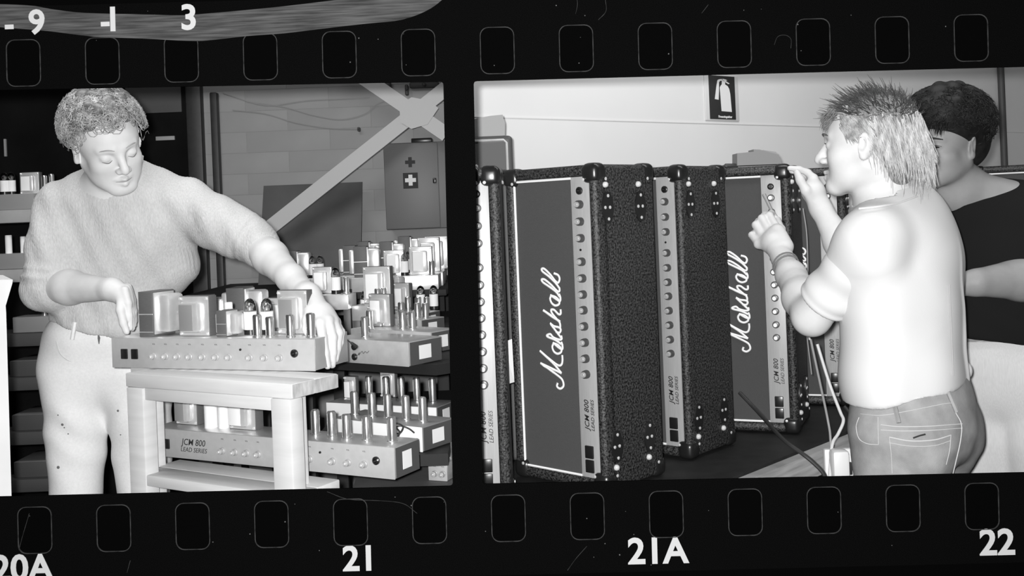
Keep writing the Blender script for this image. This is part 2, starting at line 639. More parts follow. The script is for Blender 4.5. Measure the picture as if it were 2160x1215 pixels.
def amp_head(right_corner, yaw, label, W=AW, D=AD, group='amplifier heads standing on end'):
    """A head standing on its end: face at local y = 0, control panel down the right side."""
    A = amp_meshes()
    e = Vector((math.cos(yaw), -math.sin(yaw), 0))
    base = Vector(right_corner) - e * W
    t = empty('guitar_amplifier', base, -yaw)
    tag(t, label, 'amplifier', group)
    H = AH
    gx = W - 0.083
    px0, px1 = W - 0.083, W - 0.026
    c = MB()
    c.box((0, .014, 0), (W, D, H), .014)
    c.box((0, 0, 0), (min(.03, W * .2), .05, H), .013)
    c.box((W - .026, 0, 0), (W, .05, H), .013)
    c.box((0.004, 0, H - .028), (W - .004, .05, H), .013)
    c.box((0.004, 0, 0), (W - .004, .05, .028), .013)
    c.build('cabinet', M_TOLEX, t)
    x0 = min(.03, W * .2)
    MB().box((x0 - .004, .009, .026), (gx + .002, .016, H - .026)).build('grille_cloth', M_GRILLE, t)
    r = .0032
    MB().tube([(gx, .006, H - .031), (x0 + .006, .006, H - .031), (x0 + .002, .006, H - .035), (x0 + .002, .006, .035), (x0 + .006, .006, .031), (gx, .006, .031)], r, 6).build('piping', M_PIPE, t)
    p = MB().box((px0, .006, .028), (px1, .013, H - .028), .001).build('control_panel', M_ALU, t)
    kx = (px0 + px1) / 2
    link('jack_socket', A['jack'], M_BLACK, p, (kx, .006, zp(430)))
    for y in KN_Y:
        link('knob', A['knob'], M_KNOB, p, (kx, .006, zp(y)))
        link('knob_cap', A['cap'], M_CAP, p, (kx, .006, zp(y)))
    link('indicator_lamp', A['led'], M_BLACK, p, (kx - .004, .006, zp(551)))
    for y in (964, 993):
        link('rocker_switch', A['switch'], M_BLACK, p, (kx, .006, zp(y)))
    o = link('lettering', text_mesh('JCM 800', .0195, .0006, .0002, 0.25, 1.05), M_INK, p, (kx - .005, .0055, zp(889)))
    o.rotation_euler = UP
    o = link('lettering', text_mesh('LEAD SERIES', .0138, .0006, 0.0, 0.25, 1.0), M_INK, p, (kx + .013, .0055, zp(889)))
    o.rotation_euler = UP
    if W > .2:
        o = link('script_logo', logo_mesh(), M_LOGO, t, (.172, .0075, zp(842)))
        o.rotation_euler = UP
    for sx, x in ((1, 0), (-1, W)):
        for sz, zc in ((1, H), (-1, 0)):
            for sy, yc in ((1, 0), (-1, D)):
                k = link('corner_cap', A['corner'], M_BLACK, t, (x, yc, zc))
                k.scale = (sx, sy, sz)
                if sy > 0:
                    link('screw', A['screw'], M_SCREW, k, (.034, -.004, -.036))
                if sx < 0:
                    q = link('screw', A['screwx'], M_SCREW, k, (-.0045, .034, -.036))
                    q.scale = (-1, 1, 1)
    for y in (.035, .165) if W > .2 else ():
        for zc in (AH - .05, .055):
            link('rubber_foot', A['foot'], mat('pale_foot', .55, .5), t, (W, y, zc))
        for zc in (AH - .105, .105):
            b = link('bracket_plate', A['plate'], M_BLACK, t, (W, y + .006, zc))
            for dy, dz in ((0, .028), (0, -.028), (-.012, 0), (.006, 0)):
                link('screw', A['screwx'], M_SCREW, b, (.004, dy, dz))
    return t


BENCH_Z = 0.70


def corner(px, d):
    """Point on the bench top at pixel column px and depth d."""
    z = BENCH_Z + .005
    q = P(px, 700, d)
    for _ in range(4):
        q = P(px + 0.0, PY0 + (EYE.z - z) / d * FPX - (px - PX0) * math.tan(ROLL), d)
    return Vector((q.x, d, z))


a1 = amp_head(corner(1282, 2.48), math.radians(44), 'upright black amplifier head with full white script logo, nearest the front')
a0 = amp_head(corner(1080, 2.42), math.radians(3), 'amplifier head cut off by the left edge of the right frame, bright control strip', W=.088, D=.10)
a2 = amp_head(corner(1459, 2.78), math.radians(42), 'upright amplifier head showing only its control strip, second behind the front one')
a3 = amp_head(corner(1686, 3.04), math.radians(23), 'upright amplifier head with script logo that the blond person is probing')
a4 = amp_head(corner(1800, 3.42), math.radians(20), 'upright amplifier head mostly hidden behind the blond person')
a5 = amp_head(corner(2250, 4.0), math.radians(30), 'amplifier head at the far right behind the dark-haired person')

# bench under the amplifiers
M_BTOP = mat('dark_worn_bench_top', 0.010, 0.6, var=0.6, scale=20)
M_WOODR = mat('worn_bench_rail_wood', 0.46, 0.6, var=0.35, scale=6, stretch=(1, 1, 14), detail=6)
f0, f1 = Pz(1545, 1006, BENCH_Z), Pz(1812, 900, BENCH_Z)
fd = (f1 - f0)
fd.z = 0
fd.normalize()
fn = Vector((fd.y, -fd.x, 0))              # out of the bench front
s0 = -(f0.y - 2.13) / fd.y
s1 = 3.2
bq = f0 + fd * s0
bench = empty('work_bench', (bq.x, bq.y, 0))
tag(bench, 'long dark-topped bench with a pale wooden front rail carrying the amplifiers', 'bench')


def clip_wall(p, margin=.03):
    return p


pA, pB = f0 + fd * s0, f0 + fd * s1
k = lambda p: p + (-fn) * max(0.05, ((WA - WN * .05 - p).dot(WN)) / ((-fn).dot(WN)))
pC, pD = k(pB), k(pA)
lft = Vector((xp(2.13) + .02, 2.13, 0))
wl0 = WA + WD * (t0 + .06) - WN * .03
top = [(pA.x, pA.y), (pB.x, pB.y), (pC.x, pC.y), (max(wl0.x, xp(wl0.y) + .02), wl0.y), (lft.x, lft.y)]
MB().prism(top, BENCH_Z - .04, BENCH_Z, ('x', 'y'), 'z').build('bench_top', M_BTOP, bench, world=True)


def beam(a, b, lo, hi, th, name, m, parent, out=fn):
    q = MB()
    v = []
    for p in (a, b):
        for zz in (lo, hi):
            v += [(p.x, p.y, zz), (p.x + out.x * th, p.y + out.y * th, zz)]
    q.add(v, [(0, 1, 3, 2), (4, 5, 7, 6), (0, 1, 5, 4), (2, 3, 7, 6), (0, 2, 6, 4), (1, 3, 7, 5)])
    return q.build(name, m, parent, world=True)


beam(pA + fn * .001, pB + fn * .001, BENCH_Z - .075, BENCH_Z - .008, .03, 'front_rail', M_WOODR, bench)
for s in (0.15, 1.0, 2.0, 3.0):
    q = pA + fd * s - fn * .06
    MB().box((q.x - .03, q.y - .03, 0), (q.x + .03, q.y + .03, BENCH_Z - .04), .003).build('leg', M_WOODR, bench, world=True)


# ------------------------------------------------------------------ left room: valve amplifier chassis, trolley, shelves
M_STEEL = mat('plated_steel_deck', 0.72, 0.34, 0.75, var=0.12, scale=14)
M_PANEL = mat('satin_front_panel', 0.42, 0.5, 0.1, var=0.05, scale=60)
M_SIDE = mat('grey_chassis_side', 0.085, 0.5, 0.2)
M_LAM = mat('dark_iron_laminations', 0.10, 0.55, var=0.15, scale=90, stretch=(1, 1, 20))
M_BELL = mat('bright_transformer_shroud', 0.74, 0.32, 0.55, var=0.1, scale=30)
M_COIL = mat('grey_coil_wrap', 0.27, 0.5, 0.2)
M_SLEEVE = mat('white_paper_sleeve', 0.82, 0.7)
M_CAN = mat('chrome_shield_can', 0.80, 0.22, 0.95)
M_GLASS = glass('clear_valve_glass')
M_LABEL = mat('white_paper_label', 0.8, 0.8)
M_PINE = mat('planed_pine', 0.58, 0.6, var=0.10, scale=5, stretch=(1, 1, 9), detail=5)
M_PINE_H = mat('planed_pine_long', 0.60, 0.6, var=0.10, scale=5, stretch=(1, 9, 9), detail=5)
M_ENDGRAIN = mat('pine_end', 0.45, 0.7, var=0.35, scale=24, stretch=(1, 3, 1))
M_WIRE_D = mat('dark_wire', 0.03, 0.5)
M_WIRE_L = mat('pale_wire', 0.5, 0.5)
CH = {}


def ch_meshes():
    if CH:
        return CH
    CH['can'] = MB().lathe([(.0125, 0), (.0125, .004), (.0108, .005), (.0108, .050), (.009, .0535), (.006, .054), (.005, .052)], n=16).mesh('shield_can')
    CH['valve_base'] = MB().lathe([(.016, 0), (.016, .012), (.014, .014)], n=16).mesh('valve_base')
    CH['valve_glass'] = MB().lathe([(.014, .012), (.0155, .03), (.0155, .066), (.013, .078), (.008, .085), (.002, .088)], n=16).mesh('glass_envelope')
    CH['valve_sleeve'] = MB().lathe([(.0162, .012), (.0162, .055), (.0160, .0555)], n=16).mesh('paper_sleeve')
    CH['getter'] = MB().lathe([(.006, .058), (.010, .066), (.010, .070), (.003, .076)], n=12).mesh('getter_cup')
    CH['cap_can'] = MB().lathe([(.018, 0), (.018, .068), (.0165, .071), (.012, .0712)], n=18).mesh('capacitor_can')
    CH['knob'] = MB().lathe([(.0085, 0), (.0085, .003), (.0072, .004), (.007, .012), (.006, .0125)], (0, 0, 0), 'y', 14).mesh('knob')
    CH['knob_cap'] = MB().lathe([(.0042, .010), (.004, .017), (.003, .0178)], (0, 0, 0), 'y', 10).mesh('shaft')
    CH['jack'] = MB().lathe([(.0095, 0), (.0095, .004), (.0065, .0065), (.005, .0065), (.0048, .001)], (0, 0, 0), 'y', 14).mesh('jack_socket')
    CH['switch'] = MB().box((-.0095, -.005, -.0125), (.0095, 0, .0125), .0015).mesh('rocker_switch')
    CH['led'] = MB().lathe([(.003, 0), (.003, .002), (.0018, .0035)], (0, 0, 0), 'y', 8).mesh('lamp')
    CH['toggle'] = MB().lathe([(.007, 0), (.007, .004), (.004, .005), (.0035, .016), (.005, .02)], (0, 0, 0), 'y', 10).mesh('toggle')
    CH['tick'] = text_mesh('VOL', .0045, .0003)
    return CH


def iron_core(c, parent, x, y, z, w, d, h, facing='front', big=True):
    """Transformer: iron stack, shrouds at both ends of the coil, a strap across the stack."""
    s = min(1.0, h / .1)
    t = MB()
    if facing == 'front':                      # shrouds face front and back; stack shows as a frame
        st = t.box((x, y + d * .3, z), (x + w, y + d * .7, z + h), .001).build('iron_stack', M_LAM, parent)
        MB().box((x + .001, y + d * .26, z + .001), (x + w - .001, y + d * .3, z + h - .001), .0012).build('shroud_flange', M_BELL, st)
        MB().box((x + w * .13, y, z + h * .10), (x + w * .80, y + d * .3, z + h * .86), .008).build('shroud', M_BELL, st)
        MB().box((x + w * .13, y + d * .7, z + h * .10), (x + w * .80, y + d, z + h * .86), .008).build('shroud', M_BELL, st)
        MB().box((x + w * .17, y - .001, z + h * .15), (x + w * .62, y + .002, z + h * .80), .001).build('coil_label', M_COIL if big else M_LABEL, st)
        for fx, fz in ((.06, .06), (.94, .06), (.06, .94), (.94, .94)):
            MB().lathe([(.003, 0), (.003, .003), (.001, .004)], (x + w * fx, y + d * .26, z + h * fz), 'y', 8).build('bolt', M_SCREW, st)
    else:                                      # stack faces front, shroud on the right-hand side
        st = t.box((x, y, z), (x + w * .5, y + d, z + h), .001).build('iron_stack', M_LAM, parent)
        MB().box((x + w * .5, y + d * .06, z + h * .05), (x + w * .55, y + d * .94, z + h * .97), .001).build('shroud_flange', M_BELL, st)
        MB().box((x + w * .5, y + d * .14, z + h * .08), (x + w, y + d * .86, z + h * .93), .009).build('shroud', M_BELL, st)
        MB().box((x - w * .22, y + d * .2, z + h * .1), (x, y + d * .8, z + h * .9), .007).build('shroud', M_BELL, st)
        MB().box((x - .0006, y - .0012, z + h * .49), (x + w * .52, y, z + h * .51)).build('strap', M_BELL, st)
        MB().box((x - .0006, y - .0012, z + h * .10), (x + w * .52, y, z + h * .115)).build('strap', M_BELL, st)
    return st


def chassis(label, fl, fr, H=.075, D=.16, z=None, knobs=(), switches=(), jack=(), led=(), parts=(), text=None,
            face=None, top=None, side_label=True, tick=True, group='valve amplifier chassis', toggle=()):
    """A steel tray between its front bottom corners fl and fr; positions along it are fractions of its width."""
    c = ch_meshes()
    fl, fr = Vector(fl), Vector(fr)
    zz = (fl.z + fr.z) / 2 if z is None else z
    e = Vector((fr.x - fl.x, fr.y - fl.y, 0))
    W = e.length
    t = empty('amplifier_chassis', (fl.x, fl.y, zz), math.atan2(e.y, e.x))
    tag(t, label, 'chassis', group)
    MB().box((0, .0015, .0012), (W, D, H), .0015).build('steel_tray', top or M_STEEL, t)
    p = MB().box((0, -.0015, 0), (W, .0015, H - .0008), .001).build('front_panel', face or M_PANEL, t)
    if side_label:
        MB().box((W - .0005, D * .04, .002), (W + .0012, D * .98, H - .003)).build('side_plate', M_SIDE, t)
        q = MB().box((W, D * .30, H * .22), (W + .002, D * .66, H * .78)).build('paper_label', M_LABEL, t)
    kz = H * .40
    for u in knobs:
        k = link('knob', c['knob'], M_ALU, p, (u * W, -.0015, kz))
        link('shaft', c['knob_cap'], M_CAP, p, (u * W, -.0015, kz))
        if tick:
            link('tick_mark', c['tick'], M_INK, p, (u * W, -.0016, H * .80))
    for u in switches:
        link('rocker_switch', c['switch'], M_BLACK, p, (u * W, -.0015, H * .47))
    for u in jack:
        uz = u if hasattr(u, '__len__') else (u, .55)
        link('jack_socket', c['jack'], M_BLACK, p, (uz[0] * W, -.0015, H * uz[1]))
    for u in led:
        link('indicator_lamp', c['led'], M_BLACK, p, (u * W, -.0015, H * .65))
    for u in toggle:
        link('toggle_switch', c['toggle'], M_CAP, p, (u * W, -.0015, H * .5))
    if text:
        u, sz = text
        link('lettering', text_mesh('JCM 800', sz, .0004, .0001, .2), M_INK, p, (u * W, -.0016, H * .58))
        link('lettering', text_mesh('LEAD SERIES', sz * .72, .0004, 0, .2), M_INK, p, (u * W, -.0016, H * .32))
    for q in parts:
        k = q[0]
        if k == 'iron':
            _, u, y, w, d, h, fc = q[:7]
            iron_core(c, t, u * W, y, H, w, d, h, fc, q[7] if len(q) > 7 else True)
        elif k == 'can':
            _, u, y = q[:3]
            o = link('shield_can', c['can'], M_CAN, t, (u * W, y, H))
            o.scale = (1, 1, q[3] if len(q) > 3 else 1)
        elif k == 'valve':
            _, u, y = q[:3]
            b = link('valve', c['valve_base'], M_BLACK, t, (u * W, y, H))
            link('glass_envelope', c['valve_glass'], M_GLASS, b)
            link('paper_sleeve', c['valve_sleeve'], M_SLEEVE, b)
            link('getter_cup', c['getter'], M_CAN, b)
        elif k == 'cap':
            _, u, y = q[:3]
            o = link('capacitor_can', c['cap_can'], M_SLEEVE, t, (u * W, y, H))
            o.scale = (q[3], q[3], q[4]) if len(q) > 4 else (1, 1, 1)
    return t


TAB_Z = 1.035
A_L, A_R = Pz(238, 776, TAB_Z), Pz(666, 784, TAB_Z)
# level: take depths from the table height
uA = lambda px: (px - 238) / 428.0
chA = chassis('silver chassis with ten knobs held on the pine trolley by the person in the jumper', A_L, A_R, H=.074, D=.15, z=TAB_Z + .001,
              knobs=[uA(x) for x in (333, 359, 385, 411, 439, 467, 494, 537, 567, 597)], switches=[uA(268), uA(291)], jack=[uA(627)], led=[uA(518)],
              parts=[('iron', uA(289), .02, .082, .085, .112, 'side'), ('iron', uA(366), .022, .088, .075, .098, 'front'),
                     ('iron', uA(458), .02, .052, .05, .064, 'side', False),
                     ('valve', uA(496), .085), ('valve', uA(530), .088), ('iron', uA(552), .072, .084, .06, .106, 'front'),
                     ('can', uA(540), .026), ('can', uA(564), .030, .9), ('can', uA(606), .028, 1.0), ('can', uA(645), .032, 1.05),
                     ('cap', uA(448), .09, .55, 1.1)], side_label=False)

# ---- pine trolley the chassis stands on
tl, trr = Pz(266, 787, TAB_Z), Pz(612, 810, TAB_Z)
te = Vector((trr.x - tl.x, trr.y - tl.y, 0))
TW = te.length
TD = .15
troll = empty('trolley', (tl.x, tl.y, 0), math.atan2(te.y, te.x))
tag(troll, 'pale pine trolley with two shelves under the chassis being lifted', 'trolley')
SH_Z = P(297, 997, tl.y).z
for i in range(2):
    w = TD / 2
    MB().box((-.004 - .075 * i, i * w + .0005, TAB_Z - .033), (TW + .004, (i + 1) * w - .0005, TAB_Z), .003).build('top_board', M_PINE_H, troll)
for i in range(2):
    MB().box((.002, i * w + .0005, SH_Z - .026), (TW - .002, (i + 1) * w - .0005, SH_Z), .003).build('shelf_board', M_PINE_H, troll)
for x in (0.0, TW - .058):
    for y in (0.0, TD - .09):
        x += -.045 * (y > 0)
        MB().box((x, y - .002, 0), (x + .058, y + .038, TAB_Z - .033), .004).build('leg', M_PINE, troll)
MB().box((.058, .004, TAB_Z - .062), (TW - .058, .026, TAB_Z - .033), .002).build('rail', M_PINE_H, troll)
MB().box((TW + .0041, .002, TAB_Z - .031), (TW + .006, TD - .002, TAB_Z - .002)).build('end_grain', M_ENDGRAIN, troll)

# ---- chassis on the trolley's lower shelf and the shelves behind
C_Z = SH_Z + .001
C_L, C_R = Pz(319, 960, C_Z), Pz(834, 1012, C_Z)
C_L = C_L + (C_R - C_L).normalized() * 0.0
uC = lambda px: (px - 319) / 515.0
chC = chassis('chassis with printed front panel and five shield cans on the trolley lower shelf', C_L, C_R, H=.072, D=.10, z=C_Z,
              knobs=[uC(x) + .012 for x in (481, 509, 534, 559, 641, 666, 711, 741, 772)], led=[uC(693)], jack=[uC(801)], switches=[uC(360)], toggle=[uC(340)],
              text=(uC(421), .0225),
              parts=[('iron', uC(346), .035, .070, .07, .086, 'front'), ('cap', uC(430), .05, .95, 1.2), ('cap', uC(456), .055, .8, 1.15),
                     ('iron', uC(474), .03, .082, .07, .090, 'front', False),
                     ('can', uC(657), .05, 1.15), ('can', uC(693), .045, 1.15), ('can', uC(727), .036, 1.1), ('can', uC(767), .034, 1.1), ('can', uC(812), .04, 1.1)])
for pts in ([(818, 905), (835, 893), (850, 900), (842, 914), (826, 910), (842, 898), (862, 904), (874, 913)], [(820, 920), (828, 900), (842, 910), (838, 925)]):
    MB().tube(spline([P(x, y, 2.56 + .004 * i) for i, (x, y) in enumerate(pts)], 5), .0022, 6).build('wire', M_WIRE_D, chC, world=True)


def ch_row(label, pl, pr, z, **kw):
    a, b = Pz(pl[0], pl[1], z), Pz(pr[0], pr[1], z)
    return chassis(label, a, b, z=z, **kw)


B_Z = .985
cans = lambda us, y, s=1.0: [('can', u, y, s) for u in us]
chB = ch_row('chassis with two pairs of jack sockets and a faint signature, beside the hand', (700, 762), (863, 774), B_Z, H=.066, D=.135,
             jack=[(.17, .68), (.17, .26), (.32, .68), (.32, .26)], face=M_BELL,
             parts=[('can', .36, .03, 1.1)])
# signature, plug and lead on that panel
sg = MB().tube(spline([(.10, -.002, .018), (.112, -.002, .030), (.108, -.002, .022), (.122, -.002, .034), (.126, -.002, .028), (.134, -.002, .034), (.14, -.002, .030), (.148, -.002, .036)], 4), .0006, 5).build('signature', M_INK, chB)
MB().tube(spline([P(718, 706, 2.60), P(732, 717, 2.62), P(742, 724, 2.63), P(752, 731, 2.64)], 4), [.0016] * 8 + [.004] * 5, 8).build('plug_lead', M_WIRE_D, chB, world=True)
chG = ch_row('chassis with a plain side label, second row right of the hand', (742, 735), (910, 746), B_Z, H=.062, D=.11, face=M_BELL,
             parts=cans((.16, .58, .70), .03, 1.0) + [('can', .45, .07, 1.0), ('iron', .02, .05, .06, .06, .062, 'front', False), ('iron', .03, .06, .09, .04, .10, 'front', False)])
chH = ch_row('chassis with three bright cans, third row beside the hand', (740, 702), (889, 712), B_Z, H=.058, D=.11, face=M_BELL,
             parts=cans((.28, .46, .62, .84, .95), .04, .95) + [('iron', .06, .08, .085, .05, .12, 'front', False), ('valve', .10, .04)])
chI = ch_row('chassis with white transformer, fourth row beside the hand', (760, 690), (900, 693), B_Z, H=.056, D=.09, face=M_BELL,
             parts=cans((.62, .78, .9), .05, .95) + [('iron', .02, .1, .10, .06, .13, 'side'), ('iron', .35, .06, .07, .05, .10, 'front', False), ('valve', .7, .1), ('valve', .85, .12)])
# table carrying those rows
bt = Pz(700, 790, B_Z - .002)
bt2 = empty('back_table', (-.62, 2.66, 0))
tag(bt2, 'dark table carrying the rows of chassis behind the trolley', 'table')
q0, q1 = Pz(712, 762, B_Z), Pz(905, 772, B_Z)
be = Vector((q1.x - q0.x, q1.y - q0.y, 0)).normalized()
bn = Vector((-be.y, be.x, 0))
bp = [q0 - be * .05, q1 + be * 0.0]
pts = [bp[0] + bn * .03, bp[1] + bn * .03]
far = 4.35
poly = [(pts[0].x, pts[0].y), (pts[1].x, pts[1].y), (xp(pts[1].y + .05) - .012, pts[1].y + .05), (xp(far) - .012, far), (-1.2, far), (-.54, 3.28)]
MB().prism(poly, B_Z - .03, B_Z - .001, ('x', 'y'), 'z').build('table_top', mat('dark_table', .006, .7), bt2, world=True)
for (x, y) in ((-.26, 3.62), (-.62, 3.62), (-.30, far - .05), (-1.0, far - .08)):
    MB().box((x - .02, y - .02, 0), (x + .02, y + .02, B_Z - .03), .002).build('leg', mat('dark_table', .006, .7), bt2, world=True)
# lower tier behind the trolley
lt = empty('low_rack', (-.5, 3.0, 0))
tag(lt, 'low dark rack holding chassis under the back table', 'rack')
L_Z = C_Z
chD = ch_row('chassis with five shield cans on the low rack behind the trolley shelf', (702, 931), (892, 954), L_Z, H=.062, D=.13, top=mat('dull_grey_deck', .28, .5, .4),
             face=M_LABEL, parts=cans((.12, .32, .50, .70, .88), .05, 1.2))
chE = ch_row('chassis with tapered cans furthest back on the low rack', (690, 889), (922, 902), L_Z, H=.056, D=.11, top=mat('dull_grey_deck', .28, .5, .4),
             face=M_LABEL, parts=cans((.3, .46, .60, .74, .88), .06, 1.3) + [('iron', .10, .03, .04, .04, .07, 'front', False), ('iron', .32, .1, .05, .04, .08, 'front', False)])
chF = chassis('small chassis end with two knobs in the lower right corner of the left frame', P(905, 1014, 2.68), P(944, 1014, 2.66), H=.046, D=.08, z=P(930, 1016, 2.66).z,
              knobs=(.35, .78), parts=[('can', .6, .06, 1.0)], side_label=False)
y0 = min(Pz(690, 934, L_Z).y, Pz(892, 956, L_Z).y)
MB().prism([(-.555, y0 - .01), (xp(y0) - .05, y0 - .01), (xp(3.5) - .02, 3.5), (-.555, 3.5)], L_Z - .03, L_Z - .001, ('x', 'y'), 'z').build('rack_shelf', mat('dark_table', .006, .7), lt, world=True)
zF = P(930, 1016, 2.66).z
MB().prism([(-.42, 2.52), (xp(2.52) - .012, 2.52), (xp(3.5) - .02, 3.5), (-.50, 3.5)], zF - .03, zF - .001, ('x', 'y'), 'z').build('rack_shelf', mat('pale_shelf', .12, .6, var=.3, scale=8), lt, world=True)
for (x, y) in ((-.40, 3.4), (-.22, 3.45), (-.53, 3.42)):
    MB().box((x - .015, y - .015, 0), (x + .015, y + .015, L_Z - .03), .002).build('post', mat('dark_table', .006, .7), lt, world=True)

# raised back rows, nearest the wall
R_Z = 1.10
rk = empty('raised_shelf', (-.6, 4.4, 0))
tag(rk, 'raised shelf along the wall crowded with the furthest chassis', 'shelf')
MB().box((-1.35, 4.0, R_Z - .025), (xp(4.95) - .012, 4.95, R_Z - .001), .002).build('shelf_board', mat('dark_table', .006, .7), rk, world=True)
for (x, y) in ((-1.3, 4.5), (-1.3, 4.9), (-.32, 4.5), (-.32, 4.9)):
    MB().box((x - .015, y - .015, 0), (x + .015, y + .015, R_Z - .025), .002).build('post', mat('dark_table', .006, .7), rk, world=True)
rows = [('chassis with a tall white transformer on the raised shelf, front row', 742, 925, 4.02, [('iron', .02, .03, .10, .06, .12, 'side'), ('iron', .36, .03, .08, .05, .1, 'front', False), ('iron', .66, .03, .09, .05, .11, 'front', False), ('can', .92, .03), ('valve', .60, .05)]),
        ('chassis with dark iron blocks on the raised shelf, second row', 712, 935, 4.21, [('iron', .05, .03, .1, .08, .12, 'side'), ('iron', .40, .03, .1, .06, .13, 'side'), ('iron', .76, .03, .09, .06, .14, 'front', False), ('valve', .66, .04), ('can', .72, .02)]),
        ('chassis with jumbled valves on the raised shelf, third row', 706, 938, 4.40, [('iron', .20, .04, .1, .08, .13, 'side'), ('iron', .58, .04, .1, .08, .145, 'side'), ('iron', .82, .04, .1, .06, .14, 'front', False), ('valve', .50, .05), ('valve', .56, .05)]),
        ('chassis half hidden by the forearm on the raised shelf', 590, 700, 4.1, [('iron', .05, .04, .1, .08, .11, 'side'), ('valve', .6, .05), ('valve', .74, .05)])]
for lb, pa, pb_, d, parts in rows:
    qa, qb = P(pa, 600, d), P(pb_, 600, d)
    chassis(lb, (qa.x, d, R_Z), (qb.x, d, R_Z), z=R_Z, H=.055, D=.15, face=M_BELL, parts=parts, side_label=False)
# chassis right behind the one being lifted
chK = chassis('chassis with two dark iron blocks directly behind the lifted chassis', P(392, 700, 3.02), P(650, 700, 2.98), H=.055, D=.15, z=B_Z + .02, face=M_SIDE, side_label=False,
              parts=[('iron', .0, .03, .095, .08, .115, 'side'), ('iron', .31, .03, .105, .085, .135, 'side'), ('iron', .6, .05, .10, .06, .1, 'front', False), ('valve', .56, .1), ('valve', .86, .05), ('valve', .95, .06)])
k1, k2 = P(392, 700, 3.02), P(650, 700, 2.98)
st = empty('stand', (-.75, 3.1, 0))
tag(st, 'plain dark stand under the chassis behind the trolley', 'stand')
MB().box((k1.x - .0, 3.0, B_Z - .01), (k2.x + .0, 3.16, B_Z + .0195), .002).build('stand_top', mat('dark_table', .006, .7), st, world=True)
for x in (k1.x + .03, k2.x - .03):
    MB().box((x - .02, 3.06, 0), (x + .02, 3.10, B_Z - .01), .002).build('leg', mat('dark_table', .006, .7), st, world=True)

# ---- shelving at the left with more chassis
rack = empty('shelving', (-2.1, 4.0, 0))
tag(rack, 'grey shelving at the left edge loaded with chassis', 'shelving')
RD = 4.0
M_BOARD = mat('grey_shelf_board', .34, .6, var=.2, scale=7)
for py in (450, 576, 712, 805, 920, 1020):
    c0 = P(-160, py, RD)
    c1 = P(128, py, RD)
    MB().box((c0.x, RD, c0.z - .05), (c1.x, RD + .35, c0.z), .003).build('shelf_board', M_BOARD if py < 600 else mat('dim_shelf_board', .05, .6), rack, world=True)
for px in (-150, 118):
    c0 = P(px, 500, RD)
    MB().box((c0.x - .015, RD + .3, 0), (c0.x + .015, RD + .34, 2.3), .002).build('upright', mat('black_upright', .006, .8), rack, world=True)


def shelf_ch(label, px0, px1, py, parts, face=None, H=.06):
    c0 = P(-160, py, RD)
    z = c0.z + .001
    a, b = P(px0, 500, RD + .03), P(px1, 500, RD + .03)
    return chassis(label, (a.x, RD + .03, z), (b.x, RD + .03, z), z=z, H=H, D=.2, face=face or M_COIL, side_label=False, parts=parts)


shelf_ch('grey chassis with one square transformer on the upper shelf at far left', -80, 74, 450, [('iron', .74, .03, .075, .07, .085, 'front', False), ('valve', .54, .04), ('valve', .62, .05), ('cap', .97, .08, .6, .8)])
shelf_ch('pale chassis behind the person\'s shoulder on the upper shelf', 80, 122, 450, [('can', .2, .04, 1.3), ('can', .45, .06, 1.4)])
shelf_ch('grey chassis with white capacitors on the second shelf beside the person\'s elbow', -60, 62, 576, [('cap', .55, .04, .7, 1.0), ('cap', .78, .05, .55, .9), ('cap', .86, .06, .5, .85), ('iron', .9, .06, .05, .06, .09, 'side')])
shelf_ch('small chassis on the third shelf behind the person\'s sleeve', 20, 112, 712, [('can', .6, .05), ('iron', .75, .05, .04, .05, .06, 'front', False)])
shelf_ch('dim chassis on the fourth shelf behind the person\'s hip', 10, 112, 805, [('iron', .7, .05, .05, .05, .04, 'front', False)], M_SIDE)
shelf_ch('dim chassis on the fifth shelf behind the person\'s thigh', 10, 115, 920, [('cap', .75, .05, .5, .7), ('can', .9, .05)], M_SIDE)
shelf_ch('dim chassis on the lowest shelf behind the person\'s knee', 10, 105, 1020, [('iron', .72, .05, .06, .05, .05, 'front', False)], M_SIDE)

# white cabinet corner cut by the left edge
cd = 2.45
poly = [(-120, 590), (27, 590), (26, 598), (12, 645), (13, 660), (23, 1200), (-120, 1200)]
wc = MB()
pp = [P(x, y, cd) for x, y in poly]
pp[-2].z = 0.0
pp[-1].z = 0.0
wc.add([(q.x, cd, q.z) for q in pp] + [(q.x - .17, cd + .3, q.z) for q in pp],
       [tuple(range(7)), tuple(range(7, 14))] + [(i, (i + 1) % 7, 7 + (i + 1) % 7, 7 + i) for i in range(7)])
o = wc.build('cabinet', mat('white_cabinet_paint', .78, .6, var=.06, scale=8), None)
tag(o, 'white painted cabinet end cut off by the left edge, with a flared top', 'cabinet')

# ---- things on the back wall of the left room
DW = 4.66
br = empty('wall_brace', P(872, 240, DW))
tag(br, 'pale diagonal cross brace in front of the grey wall', 'brace')
M_BRACE = mat('pale_painted_steel', .50, .5)


def flat_bar(a, b, w, d, th, name, m, parent):
    a, b = P(a[0], a[1], d), P(b[0], b[1], d)
    t = (b - a).normalized()
    n = Vector((-t.z, 0, t.x)) * (w / 2)
    q = [a + n, b + n, b - n, a - n]
    mb = MB().add([tuple(v) for v in q] + [(v.x, v.y + th, v.z) for v in q], [(0, 1, 2, 3), (4, 5, 6, 7), (0, 1, 5, 4), (1, 2, 6, 5), (2, 3, 7, 6), (3, 0, 4, 7)])
    return mb.build(name, m, parent, world=True)


